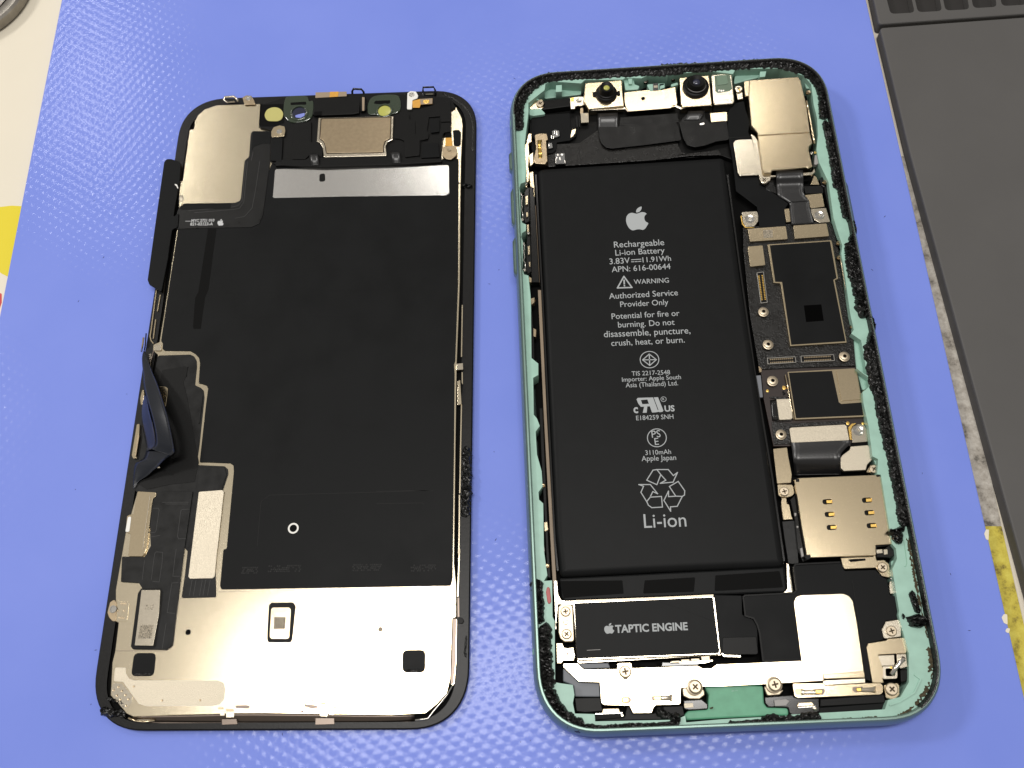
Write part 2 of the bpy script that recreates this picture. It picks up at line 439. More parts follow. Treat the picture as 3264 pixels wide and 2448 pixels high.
n2 = n.new('ShaderNodeTexNoise'); n2.inputs['Scale'].default_value = 2.2; n2.inputs['Detail'].default_value = 3; L.new(mp.outputs[0], n2.inputs[0])
mx = n.new('ShaderNodeMath'); mx.operation = 'MULTIPLY_ADD'; mx.inputs[1].default_value = 0.35; L.new(n2.outputs[0], mx.inputs[0]); L.new(mr.outputs[0], mx.inputs[2])
bp = n.new('ShaderNodeBump'); bp.inputs['Strength'].default_value = 0.15; bp.inputs['Distance'].default_value = 0.00022
L.new(mx.outputs[0], bp.inputs['Height']); L.new(bp.outputs[0], b.inputs['Coat Normal'])
b.inputs['Coat Weight'].default_value = 0.22; b.inputs['Coat Roughness'].default_value = 0.11

def speckle(name, c0, c1, c2, sc, rough=0.7):
    m, nt, n, L, b, mp = node_mat(name); b.inputs['Roughness'].default_value = rough
    t = n.new('ShaderNodeTexNoise'); t.inputs['Scale'].default_value = sc; t.inputs['Detail'].default_value = 8; t.inputs['Roughness'].default_value = .7; L.new(mp.outputs[0], t.inputs[0])
    c = n.new('ShaderNodeValToRGB'); e = c.color_ramp.elements; e[0].position = .34; e[0].color = (*c0, 1); e[1].position = .62; e[1].color = (*c2, 1)
    k = e.new(.46); k.color = (*c1, 1); L.new(t.outputs[0], c.inputs[0]); L.new(c.outputs[0], b.inputs['Base Color'])
    bp = n.new('ShaderNodeBump'); bp.inputs['Strength'].default_value = .4; bp.inputs['Distance'].default_value = .0001; L.new(t.outputs[0], bp.inputs['Height']); L.new(bp.outputs[0], b.inputs['Normal'])
speckle('worn_tape', (0.10, 0.09, 0.075), (0.32, 0.29, 0.25), (0.48, 0.45, 0.40), 0.35)
speckle('yellow_tape', (0.16, 0.12, 0.02), (0.50, 0.41, 0.05), (0.62, 0.54, 0.09), 0.30)
mat('table_white', (0.66, 0.60, 0.50), 0.45, 0, 0.35, noise=0.05, nscale=0.03)
mat('sheet_white', (0.70, 0.645, 0.53), 0.5, 0, 0.3, noise=0.03, nscale=0.02)
mat('print_yellow', (0.68, 0.56, 0.02), 0.5, 0, 0.3)
mat('print_red', (0.55, 0.05, 0.05), 0.5, 0, 0.3)
mat('grey_rubber', (0.083, 0.080, 0.078), 0.62, 0, 0.3, noise=0.05, nscale=0.05, bump=0.05, bscale=5)
mat('dark_rubber', (0.03, 0.028, 0.027), 0.7, 0, 0.2)

def top(name, label, cat_, s, z, t, m, r=0, bev=.1, holes=()):
    o = prism(name, s, z, t, m, None, r, bev, holes); o['label'] = label; o['category'] = cat_; return o
tb = raw('table', [(-420, -260, -2.2), (420, -260, -2.2), (420, 520, -2.2), (-420, 520, -2.2)], [(0, 1, 2, 3)], 'table_white')
tb['kind'] = 'structure'
A, Bp = Vector(un(196, 0, 0)), Vector(un(0, 1000, 0)); d = Bp - A
C, Dp = Vector(un(2761, 0, 0)), Vector(un(3260, 2200, 0)); e = Dp - C
q = [A - d * 1.6, A + d * 2.6, C + e * 1.5, C - e * 0.8]
top('blue_mat', 'large blue embossed rubber work mat under both phone halves', 'mat', [tuple(v[:2]) for v in q], 0, 2.15, 'blue_mat', 0, .25)
sh = top('printed_sheet', 'cream white printed sheet with yellow shape beside the blue mat', 'sheet',
         'P -700,-300 420,-300 120,1500 -500,1500', -2.0, .15, 'sheet_white', 0, .02)
prism('yellow_print', 'S7 -160,1130 -80,1104 0,1094 60,1087 150,1092 130,1470 40,1462 10,1447 -80,1380 -160,1300', -1.97, .03, 'print_yellow', sh, 2, 0)
prism('red_print', 'S7 -100,1550 9,1550 9,1600 -14,1665 -100,1670', -1.97, .03, 'print_red', sh, .5, 0)
# round metal dish in the corner
c = un(-120, -40, 0); rr = math.dist(c[:2], un(36, 48, 0)[:2])
dsh = thing('metal_dish', 'round grey metal dish rim on the cream sheet', 'dish', (c[0], c[1], -2.0))
mat('dish_metal', (0.30, 0.28, 0.25), 0.4, 1, noise=.15, nscale=.3)
mat('dish_dark', (0.035, 0.032, 0.03), 0.5)
lathe('rim', c, [(rr - .6, -1.99), (rr, -1.2), (rr, 1.0), (rr - .5, 1.5), (rr - 2.6, 1.6), (rr - 3.2, 1.2), (rr - 3.4, -.6), (rr - 3.6, -.6)], 'dish_metal', dsh, 90)
lathe('base', c, [(rr - 3.3, -1.9), (rr - 3.3, .2), (rr - 4.0, .3), (rr - 4.2, -.3)], 'dish_dark', dsh, 90)
lathe('plate', c, [(rr - 4.0, -1.0), (rr - 4.0, 0.9), (rr - 4.8, 1.0)], 'dish_metal', dsh, 90)
# tapes along the right edge of the blue mat
top('worn_tape', 'grey speckled worn tape strip between blue mat and grey mat', 'tape',
    'S5 440,1040 570,1032 622,1040 700,1290 790,1659 S6 590,0 650,260 711,545 600,552 480,0', -2.05, .14, 'worn_tape', .3, .02)
top('yellow_tape', 'dirty yellow tape strip beside the edge of the blue mat', 'tape',
    'S6 600,548 655,545 712,545 760,760 815,1000 880,1290 880,1560 760,1300', -2.0, .19, 'yellow_tape', .2, .02)
for s_, w_ in (('S6 640,560 632,580 640,605 652,610 654,560', 'torn pale tape scrap where the grey and yellow tapes meet'), ('S6 722,950 712,965 722,990 740,1000 738,950', 'larger torn pale tape scrap halfway along the yellow tape'), ('S6 735,1015 728,1030 745,1040 752,1015', 'smaller torn pale tape scrap halfway along the yellow tape')):
    o = top('tape_scrap', w_, 'tape scrap', s_, .08, .06, 'sheet_white', .3, .01); o['group'] = 'tape scraps on the blue mat'
# grey silicone mat: working area and a band of small trays
gm = thing('grey_mat', 'dark grey silicone repair mat with small square trays', 'mat', (*un(3200, 600, 0)[:2], -2.2))
prism('work_area', 'S5 424,182 1700,88 P 3700,1500 3700,2600 3480,2600 S6 830,800 610,0 S5 620,1000', 1.2, 3.3, 'grey_rubber', gm, 1.0, .4)
hz = []
for (x0, x1, yb, sk) in ((487, 655, 88, 12), (668, 836, 77, 10), (850, 1016, 66, 8), (1034, 1197, 50, 6), (1222, 1390, 36, 4)):
    hz.append(roundp(W2('S5 %d,%d %d,%d %d,%d %d,%d' % (x0 - sk * 4, -120, x1 - sk * 4, -128, x1, yb - 5, x0 + 8, yb + 4), 1.2), 1.2))
prism('tray_band', 'S5 330,-260 418,160 1700,68 1600,-420', 1.2, 3.3, 'grey_rubber', gm, 1.0, .4, hz)
prism('mat_base', 'S5 322,-260 380,60 424,190 1700,90 1600,-420', -1.2, 1.0, 'dark_rubber', gm, 1.0, 0)
# dust and fibres
V = []; Fc = []; rnd = random.Random(5)
for s_ in 'P 361,541 1320,380 1640,250 1590,860 1560,905 1720,2030 2940,1508 3030,1830 404,1256 330,820 300,640 1660,2365 1690,2360 305,2072 290,2245 3090,2010 1580,1720 900,2340 2820,690 2780,860 1575,1440 240,1560 1130,2390 250,960'.split()[1:]:
    x, y = [float(v) for v in s_.split(',')]; c = Vector(un(x, y, .03)); a = rnd.uniform(0, 3.1); l = rnd.uniform(.1, .4); w = .06
    u = Vector((math.cos(a), math.sin(a), 0)) * l; v = Vector((-math.sin(a), math.cos(a), 0)) * w; k = len(V)
    V += [tuple(c - u), tuple(c + v), tuple(c + u), tuple(c - v), tuple(c + Vector((0, 0, .09)))]
    Fc += [(k, k + 1, k + 4), (k + 1, k + 2, k + 4), (k + 2, k + 3, k + 4), (k + 3, k, k + 4)]
mat('dust_dark', (0.04, 0.04, 0.07), .8)
o = raw('dust', V, Fc, 'dust_dark'); o['kind'] = 'stuff'; o['label'] = 'dark specks of dust and fibre on the blue mat'; o['category'] = 'dust'
# ================================================================== display half, lying face down
D = thing('display_assembly', 'black phone display lying face down with bare metal back plate', 'phone display', (DC[0], DC[1], 0))
loft('glass', [(drr(1.6), .02), (drr(.5), .35), (drr(.3), .75), (drr(2.0), .8)], 'gloss_black', D, cap=True)
inn = rrect(DC[0] - .1, DC[1] - .45, DC[2], 73.9 - 5.0, 149.1 - 3.6, 9.3)
loft('frame', [(drr(.25), .74), (drr(0), .95), (drr(0), 1.3), (drr(.25), 1.5), (inn, 1.5), (inn, .85)], 'frame_black', D)
prism('backing', rrect(DC[0], DC[1], DC[2], 70, 145.5, 9), .95, .1, 'void_black', D, 0, 0)
PZ = 2.2
plate = prism('back_plate', 'P 604,414 L1 435,630 445,540 480,470 560,400 700,350 860,345 1020,340 1215,335 1198,615 P 1250,400 L2 1800,420 1860,372 1925,500 1937,600 1918,1000 1908,1650 '
      'P 1466,900 1456,1160 1452,1440 1448,1795 L6 1672,310 1672,600 1640,612 1630,870 1620,1150 1590,1270 1500,1370 1400,1450 1100,1467 0,1450 L5 1300,1450 400,1478 340,1450 300,1400 200,1290 '
      '215,1000 240,900 270,650 245,640 245,360 P 400,1700 440,1560 470,1300 503,1131 487,1117 489,1098 508,1090 L8 275,1659 410,770 P 570,670 570,581 582,575', PZ, .9, 'plate_metal', D, .15, .12)
# side flanges below the plate
ribbon('flange', [('L5', 400, 1478, PZ - .1, 400, 1530, 1.0), ('L5', 900, 1466, PZ - .1, 900, 1540, 1.0), ('L5', 1300, 1452, PZ - .1, 1300, 1545, 1.0), ('L6', 300, 1455, PZ - .1, 300, 1550, 1.0), ('L6', 1000, 1468, PZ - .1, 1000, 1545, 1.0), ('L6', 1300, 1466, PZ - .1, 1310, 1525, 1.0)], 'dark_steel', D, .15, 3)  # dark metal paints in the dim surroundings this bent edge reflects
for s_ in ('L3 368,80 305,560 292,640 305,690 332,722', 'L3 412,150 378,345', 'L3 358,440 330,665', 'L8 295,1100 275,1350 262,1440', 'L8 455,90 445,250'):
    line('edge_rib', s_, 1.55, .22, .18, 'gold_metal', D)
for s_ in ('L7 505,135 500,440', 'L7 504,530 505,600', 'L7 500,720 495,960 490,1240', 'L7 488,1250 487,1420 484,1600', 'L6 1700,0 1690,300 1685,420', 'L6 1672,620 1665,1000 1650,1180 1580,1300 1480,1420'):
    line('edge_rib', s_, 1.62, .24, .2, 'plate_metal', D)
# black shield film
SZ = PZ + .14
shield = prism('shield_film', 'P 836,600 866,521 1462,506 1461,690 1460,900 1451,1150 1447,1162 1449,1190 1447,1442 1443,1795 1443,1840 1437,1867 850,1877 707,1879 701,1869 712,1750 722,1750 745,1503 744,1484 734,1477 661,1474 636,1474 655,1300 '
      '663,1239 658,1229 644,1224 633,1222 637,1158 634,1141 622,1128 606,1119 525,1118 518,1112 519,1095 513,1087 541,900 567,731 600,690 836,690', SZ, .12, 'black_film', D, .3, .05)
mat('tape_black', (.0035, .0035, .0035), .7, 0, .08)  # matt black of the tapes themselves, darker than the film
prism('tape_strip', 'L8 740,760 830,760 790,1050 745,1400 710,1480 P 646,1000 640,1048 617,1048 615,1040 622,950 632,930', SZ + .02, .02, 'tape_black', shield, .1, 0)
for s_ in ('P 545,812 800,806 1080,802', 'P 560,940 900,930 1390,917', 'P 640,1013 1000,1008 1390,1014', 'P 560,870 1000,862 1395,850'):
    line('film_crease', s_, SZ, .08, .008, 'black_film', shield)
mat('film_line', (.016, .016, .016), .45, 0, .1)
for s_ in ('L7 0,1228 180,1224 330,1224', 'P 840,1592 860,1578 1200,1569 1380,1563', 'L7 0,1300 270,1296 280,1303', 'P 820,1740 832,1600 842,1590'):
    line('film_crease', s_, SZ, .09, .02, 'film_line', shield)
c_ = un(*Q('P 935,1684')[0], SZ)
lathe('ring_mark', c_, [(1.12, SZ - .02), (1.12, SZ + .05), (.78, SZ + .05), (.76, SZ + .02), (.75, SZ)], 'white_tag', shield, 28)
lathe('ring_hole', c_, [(.76, SZ - .02), (.76, SZ + .03)], 'void_black', shield, 24)
mat('scuff', (.021, .021, .021), .5, 0, .1, noise=.8, nscale=5)
def hexes(name, s, nx, ny, dx):
    x, y = Q(s)[0][:2]; c = Vector(un(x, y, SZ + .02)); V = []; Fc = []; rnd = random.Random(int(x))
    for i in range(nx):
        for j in range(ny):
            if rnd.random() < .25: continue
            p = c + Vector(((i - nx / 2 + .5 * (j % 2)) * dx, (j - ny / 2) * dx * .85 - .12 * (i - nx / 2) * dx, 0)); b = len(V)
            V += [(p.x + dx * .42 * math.cos(R(60 * k)), p.y + dx * .42 * math.sin(R(60 * k)), p.z) for k in range(6)]; Fc.append(tuple(range(b, b + 6)))
    o = raw(name, V, Fc, 'scuff', shield); o['kind'] = 'stuff'
for s_, nx in (('L5 1430,180', 8), ('L6 160,165', 16), ('L6 890,155', 14), ('L6 1385,160', 12)): hexes('emboss', s_, nx, 4, .42)
# bright window strip
win = prism('window_strip', 'L1 1390,1102 P 1000,534 1200,532 L2 1772,1055 1776,1385 1740,1410 P 1100,626 L1 1362,1442', SZ + .05, .06, 'strip_metal', D, .6, .02)
prism('slot', 'L1 1910,1160 1975,1150 1980,1245 1908,1252', SZ + .08, .06, 'black_plastic', win, .6, .02)

# L shaped flat cable and its flap over the mat
fx = prism('flat_cable', 'L1 1122,655 1345,655 1325,1060 1245,1640 P 826,712 800,724 740,725 L8 370,762 420,560 485,500 995,485 P 750,646 764,640 L1 985,1450 1030,1000 1082,960 1102,690', SZ + .12, .12, 'flex_black', D, .8, .04)
for s_ in ('L1 1045,1010 1000,1480 P 758,656 740,660 600,672', 'L1 1065,1010 1022,1490 P 764,664 745,668 620,678', 'L1 1210,1010 1160,1350 1120,1560 P 780,690 750,696', 'L1 1130,900 1110,1000'):
    line('trace', s_, SZ + .12, .12, .04, 'trace_sheen_grey', fx)
prism('stiffener', 'L8 455,515 490,492 985,487 P 735,664 580,668 570,664', SZ + .17, .06, 'black_film', fx, .3, .02)
prism('stiffener', 'L1 1128,660 1340,660 1335,800 1240,800 1140,840 1110,900', SZ + .17, .06, 'black_film', fx, .3, .02)
text('MYC 2721 010', 'P 609.4,707.4 682.7,706', SZ + .135, fx, 'grey_ink', .02, 1.15)
text('821-02123-A', 'P 605.8,718.6 678,718', SZ + .135, fx, 'grey_ink', .02, 1.1)
line('trace', 'L8 500,680 560,680', SZ + .12, .1, .02, 'grey_ink', fx)
logo('P 703,709', .083, SZ + .135, fx, 'grey_ink')
prism('cable_flap', 'L8 275,55 300,22 350,22 452,55 440,240 428,300 385,560 372,640 430,585 420,745 360,762 330,960 318,1060 245,1430 200,1400 178,1385 118,1350 100,1300 190,650', 2.75, .3, 'black_film', D, .9, .08)
prism('flap_clip', 'L8 388,285 412,292 426,330 418,335 405,310 388,296', 2.8, .1, 'white_tag', D, .05, .01)
lathe('glue_drop', un(*Q('L8 458,440')[0], PZ), [(.6, PZ), (.5, PZ + .12), (.2, PZ + .18)], 'matte_metal', D, 16, sy=1.6)

# earpiece and sensor module along the top edge
mod = prism('earpiece_module', 'L1 1228,340 1205,610 1350,650 1340,720 1330,1010 1400,1050 P 1100,520 L2 1250,1020 1690,1000 1680,850 1720,620 1800,540 1800,400 1850,370 1790,260 1100,215 600,215 180,240 P 900,312', 2.75, .6, 'black_plastic', D, .25, .1)
prism('module_wall', 'L1 1400,1000 1500,985 1590,990 1740,990 1800,960 1990,965 2212,965 L2 1060,955 1230,940 1280,985 1690,975 1690,1015 1250,1042 300,1075 P 900,527 L1 1390,1062', 3.15, .9, 'black_plastic', mod, .2, .1)
prism('module_block', 'L1 1350,735 1480,735 1465,1010 1335,1000', 3.2, .5, 'black_film', mod, .1, .06)
prism('module_block', 'L1 1620,560 1815,545 1810,780 1880,790 1950,850 1940,960 1800,930 1740,985 1590,985', 3.15, .5, 'black_plastic', mod, .15, .06)
prism('module_block', 'L2 1150,480 1310,465 1310,515 1340,520 1350,400 1440,390 1790,300 1800,540 1680,545 1670,480 1540,490 1515,650 1540,680 1530,745 1430,760 1430,940 1260,960 1250,770 1190,745 1130,740', 3.1, .4, 'black_plastic', mod, .15, .05)
prism('module_block', 'L2 1545,515 1660,505 1665,660 1560,675', 3.25, .3, 'black_film', mod, .1, .04)
prism('module_block', 'L2 1460,800 1650,790 1660,960 1450,970', 3.18, .3, 'black_film', mod, .1, .04)
prism('module_block', 'L2 1690,560 1800,555 1790,660 1720,670 1700,700 1670,960 1660,690', 3.2, .3, 'black_plastic', mod, .1, .04)
line('module_groove', 'L2 1378,540 1378,690', 3.1, .12, .05, 'void_black', mod)
line('module_groove', 'L2 1530,745 1440,765 1425,945', 3.12, .15, .04, 'void_black', mod)
ear = prism('earpiece_cover', 'L2 240,500 1122,480 1112,755 1055,782 1030,830 1042,945 305,962 290,850 265,800 220,772', 3.3, .8, 'pale_metal', mod, .25, .1)  # paler metal lip stands in for the highlight on the cover's bevel
prism('cover_face', 'L2 276,514 1088,494 1082,736 1020,770 1001,830 1001,901 337,911 324,825 307,775 260,740', 3.44, .12, 'brass_metal', mod, .3, .06)
prism('cover_groove', 'L2 264,506 1098,486 1092,745 1030,780 1011,832 1011,912 328,922 314,828 296,782 250,748', 3.33, .02, 'recess_dark', mod, .3, 0)
for x0, y0, x1 in ((130, 925, 235), (1088, 898, 1195)):
    ribbon('folded_tab', [('L2', x0, y0, 3.3, x1, y0 - 5, 3.3), ('L2', x0 + 3, y0 + 25, 3.8, x1 + 2, y0 + 20, 3.8), ('L2', x0 + 12, y0 + 80, 3.7, x1 + 8, y0 + 75, 3.7), ('L2', x0 + 25, y0 + 135, 3.25, x1 + 15, y0 + 128, 3.25)], 'flex_gloss', mod, .15, 5, 4)
    prism('tab_pocket', 'L2 %d,%d %d,%d %d,%d %d,%d' % (x0 - 40, y0 + 20, x1 + 45, y0 - 5, x1 + 70, y0 + 150, x0 - 40, y0 + 150), 2.72, .3, 'void_black', mod, .3, .03)
# top centre block, brown strip
blk = prism('sensor_block', 'L2 190,270 735,245 720,440 640,455 290,470 170,460', 3.5, 1.2, 'black_plastic', mod, .2, .12)
prism('sensor_notch', 'L2 190,430 285,420 280,465 185,475', 3.53, .2, 'void_black', mod, .05, .02)
prism('cable_tail', 'L2 205,200 570,190 572,245 203,265', 3.3, .15, 'brown_film', mod, .15, .03)
prism('cable_pad', 'L2 375,193 475,191 472,250 370,256', 3.34, .06, 'orange_film', mod, 0, .01)
prism('connector', 'L2 725,235 790,240 800,400 775,420 735,420', 3.6, 1.0, 'black_plastic', mod, .15, .1)
prism('connector_edge', 'L2 752,255 782,258 778,415 754,415', 3.65, .1, 'brown_film', mod, .1, .02)
# clear lens holders
def holder(s, cs, rad, hole, m2):
    h = prism('lens_holder', s, 3.1, .9, 'clear_green', mod, -1, .2)
    c = un(*Q(cs)[0][:2], 3.1)
    lathe('lens_ring', c, [(rad * 1.35, 3.0), (rad * 1.35, 3.2), (rad * 1.2, 3.4), (rad * 1.05, 3.4), (rad, 3.1), (rad * .98, 2.9)], 'clear_green', mod, 32)
    lathe('lens_window', c, [(rad * .98, 3.1), (rad * .98, 3.13), (rad * .9, 3.15)], m2, mod, 32)
    return c
holder('L1 1500,290 1545,245 1750,240 1790,300 1835,300 1840,420 1800,510 1700,548 1580,550 1510,500 1485,430', 'L1 1672,445', 1.75, 0, 'lens_blue')
holder('L2 820,330 900,240 1140,225 1200,280 1205,390 1160,440 1060,458 920,460 825,450', 'L2 1015,420', 1.6, 0, 'lens_yellow')
prism('lens_mat_blue', 'L1 1625,470 1680,455 1740,440 1735,475 1690,500 1630,495', 3.17, .03, 'painted_mat_blue', mod, .4, 0)  # the mat's blue, as seen through the lens, painted on as a patch
prism('lens_slit', 'L2 905,300 1085,292 1080,330 990,340 890,335', 3.12, .05, 'void_black', mod, .3, 0)
prism('lens_slit', 'L1 1570,320 1750,310 1760,345 1660,345 1570,350', 3.12, .05, 'void_black', mod, .3, 0)
prism('filter_pocket', 'L1 1230,345 1490,335 1500,560 1380,600 1200,600', 2.78, .1, 'void_black', mod, .2, 0)
prism('infrared_filter', 'L1 1268,455 1300,400 1370,375 1440,388 1482,440 1470,505 1425,535 1360,538 1305,532 1275,500', 2.95, .15, 'yellow_film', mod, -1, .05)
# lugs, clips, small flexes
def lug(s, cs, z, m, par, r=.35, hr=.45, nm='screw_lug'):
    o = prism(nm, s, z, .3, m, par, r, .05); c = un(*Q(cs)[0][:2], z)
    lathe('lug_hole', c, [(hr * 1.6, z), (hr * 1.5, z + .12), (hr, z + .12), (hr * .9, z + .02)], 'steel', par, 18)
    return o
lug('L1 1005,260 1050,235 1110,240 1140,290 1160,340 1030,345', 'L1 1078,272', 2.6, 'brass_metal', D)
lug('L1 1345,660 1370,610 1440,588 1500,600 1510,650 1495,715 1345,725', 'L1 1440,662', 3.3, 'gold_metal', mod)
lug('L2 1285,210 1320,185 1385,190 1412,240 1400,270 1345,290 1338,400 1280,398', 'L2 1335,228', 3.25, 'white_tag', mod)
prism('flex_tail', 'L2 1342,300 1430,278 1580,270 1578,335 1440,345 1428,380 1345,380', 3.4, .1, 'orange_film', mod, .1, .02)
prism('solder_pad', 'L2 1432,278 1578,270 1578,333 1440,343', 3.45, .06, 'brown_film', mod, .1, .02)
prism('solder_pad', 'L2 1470,290 1545,285 1540,325 1475,330', 3.5, .05, 'gold', mod, .3, .02)
prism('pad', 'L2 1820,645 1890,640 1915,670 1912,800 1890,828 1830,825', 2.4, .2, 'black_film', D, .3, .04)
prism('flex_tail', 'L2 1732,735 1808,730 1812,830 1730,832', 2.9, .12, 'orange_film', mod, .1, .02)
prism('contact', 'L2 1695,838 1850,825 1870,880 1860,940 1800,990 1745,985 1695,950', 3.0, .3, 'brass_metal', mod, .3, .05)
rivet('L2 1778,880', 3.05, mod, .45, 'screw_metal')
prism('dark_gap', 'L2 1730,670 1800,665 1805,735 1730,735', 2.8, .2, 'void_black', mod, .1, 0)
def wire_clip(pts, m='gloss_black', r=.16):
    P = [un(*Q('%s %f,%f' % (z_, x, y))[0][:2], zz) for z_, x, y, zz in pts]
    tube('clip', P, r, MATS[m] if False else m, D, 6)
wire_clip([('L2', 640, 232, 1.5), ('L2', 636, 190, 2.6), ('L2', 652, 160, 3.4), ('L2', 745, 165, 3.4), ('L2', 770, 195, 2.6), ('L2', 778, 240, 1.5)], r=.28)
wire_clip([('L2', 1470, 245, 1.5), ('L2', 1468, 185, 2.2), ('L2', 1470, 142, 3.2), ('L2', 1592, 138, 3.2), ('L2', 1612, 175, 2.2), ('L2', 1615, 245, 1.5)], r=.25)
wire_clip([('L2', 1500, 225, 2.0), ('L2', 1590, 222, 2.0)], 'pale_metal', .18)
wire_clip([('L1', 835, 328, 2.2), ('L1', 785, 290, 2.5), ('L1', 800, 258, 2.8), ('L1', 905, 250, 2.8), ('L1', 935, 275, 2.5), ('L1', 955, 310, 2.2)], 'pale_metal', .3)
wire_clip([('L1', 840, 318, 2.2), ('L1', 920, 314, 2.2)], 'pale_metal', .22)
# glue left on the rim
bead('glue_residue', 'L2 1800,1275 1860,1285 1950,1300 2050,1315', 1.5, 1.0, .8, 'adhesive', D, seed=3)
bead('glue_residue', 'L7 525,965 530,1010 530,1100 530,1250 525,1330 527,1380', 1.5, 2.0, .55, 'adhesive', D, seed=4)
bead('glue_residue', 'L5 120,1410 180,1440 250,1450 300,1440 340,1490', 1.5, 1.5, .6, 'adhesive', D, seed=5)
bead('glue_residue', 'L5 170,1320 230,1330 290,1350 330,1400', 1.9, .9, .4, 'adhesive', D, seed=6)
bead('glue_residue', 'L2 1700,215 1850,290 1980,400 2050,560 2050,900', 1.5, .5, .1, 'adhesive', D, seed=9)
bead('glue_residue', 'L6 1760,760 1750,900 1760,960', 1.5, .5, .2, 'adhesive', D, seed=10)

# right edge clip and catch
prism('edge_clip', 'L7 470,478 508,474 510,512 470,515', PZ + .25, .7, 'pale_metal', D, .15, .06)
prism('edge_catch', 'L7 478,580 492,572 496,650 500,715 476,722', PZ + .1, .5, 'plate_metal', D, .15, .05)
prism('catch_gap', 'L7 496,590 503,590 500,640 496,650', PZ + .12, .3, 'void_black', D, .05, 0)

# recess with folded flat cables on the left side
rec = prism('recess_tape', 'P 503,1133 606,1130 619,1136 627,1150 628,1170 622,1228 640,1236 650,1246 652,1268 636,1420 627,1482 716,1486 727,1496 728,1512 712,1560 690,1745 682,1902 578,1906 600,1760 430,1562 440,1480 470,1300', PZ + .05, .1, 'flex_black', D, .5, .03)
prism('tape_panel', 'L3 430,1030 700,985 730,1000 700,1130 680,1180 720,1330 L4 1230,640 1180,870 900,900 620,960 530,900 P 480,1400', PZ + .11, .06, 'black_plastic', rec, .4, .03)
line('tape_ridge', 'L3 735,992 722,1010 712,1110', PZ + .1, .12, .12, 'flex_black', rec)
line('tape_ridge', 'L3 905,1330 865,1659', PZ + .06, .25, .15, 'flex_black', rec)
prism('gold_tab', 'L3 372,1222 470,1225 498,1245 490,1330 470,1470 440,1420', PZ + .4, .3, 'gold_metal', D, .4, .06)
prism('edge_loop', 'L3 195,1265 215,1262 222,1300 215,1400 195,1440 178,1435 172,1360', PZ - .2, .6, 'gold_metal', D, .5, .08)
prism('edge_loop', 'L4 500,190 535,185 530,300 480,520 500,590 460,600 440,560', PZ - .2, .6, 'gold_metal', D, .4, .08)
prism('edge_loop', 'L4 505,320 525,310 530,330 490,570 475,565', PZ, .4, 'brass_metal', D, .2, .05)
prism('edge_loop', 'L4 598,400 612,500 590,570 565,590 590,450', PZ, .4, 'gold_metal', D, .2, .05)
wire_clip([('L3', 212, 650, 2.6), ('L3', 205, 710, 2.6), ('L3', 188, 815, 1.2)], 'gold_metal', .22)
wire_clip([('L3', 243, 600, 2.2), ('L3', 232, 740, 1.8), ('L3', 222, 800, 1.2)], 'gloss_black', .16)
prism('hinge_block', 'L3 335,735 415,733 420,790 400,803 345,800', PZ + .35, .5, 'pale_metal', D, .15, .06)
for y in (842, 862, 886): prism('contact_tooth', 'L3 282,%d 305,%d 300,%d 275,%d' % (y, y - 4, y + 8, y + 12), PZ, .3, 'pale_metal', D, .02, .02)
line('edge_rib', 'L3 335,800 318,870 300,925', PZ, .15, .2, 'dark_steel', D)
prism('flange_tip', 'L3 285,905 298,920 290,985 275,960 270,915', PZ, .3, 'plate_metal', D, .05, .02)
# two loose cable tails standing up in a curl
ribbon('loose_cable', [('F', 650, 225, 2.6, 662, 235, 2.6), ('F', 630, 310, 3.0, 700, 345, 3.6), ('F', 640, 470, 3.6, 745, 470, 5.0), ('F', 650, 620, 4.4, 805, 610, 6.2), ('F', 690, 780, 5.4, 870, 815, 7.2), ('F', 735, 930, 6.2, 915, 970, 7.6), ('F', 772, 1090, 6.4, 950, 1130, 7.6), ('F', 788, 1225, 6.2, 982, 1300, 7.2), ('F', 770, 1285, 5.8, 985, 1352, 6.8), ('F', 730, 1315, 5.4, 945, 1388, 6.4)], 'flex_navy', D, .12, 8, 7, .1)
ribbon('loose_cable', [('F', 652, 720, 3.6, 676, 735, 4.6), ('F', 632, 830, 2.8, 698, 845, 5.2), ('F', 622, 930, 2.5, 718, 935, 5.6), ('F', 632, 1050, 2.5, 750, 1050, 5.8), ('F', 658, 1190, 2.6, 778, 1200, 5.8), ('F', 676, 1290, 2.8, 776, 1268, 5.6), ('F', 678, 1345, 3.0, 742, 1312, 5.4)], 'flex_navy', D, .12, 8, 7, .1)
ribbon('loose_cable', [('F', 677, 1330, 3.1, 985, 1350, 6.8), ('F', 648, 1415, 3.0, 940, 1390, 6.3), ('F', 595, 1450, 2.8, 870, 1440, 5.6), ('F', 560, 1475, 2.7, 805, 1510, 4.8), ('F', 543, 1530, 2.6, 750, 1555, 4.1), ('F', 537, 1600, 2.6, 685, 1615, 3.3), ('F', 533, 1680, 2.5, 600, 1670, 2.7), ('F', 530, 1755, 2.45, 545, 1750, 2.5)], 'flex_navy', D, .12, 8, 7, .1)
prism('cable_glint', 'L4 760,678 775,705 742,708', 4.6, .05, 'pale_metal', D, .03, 0)

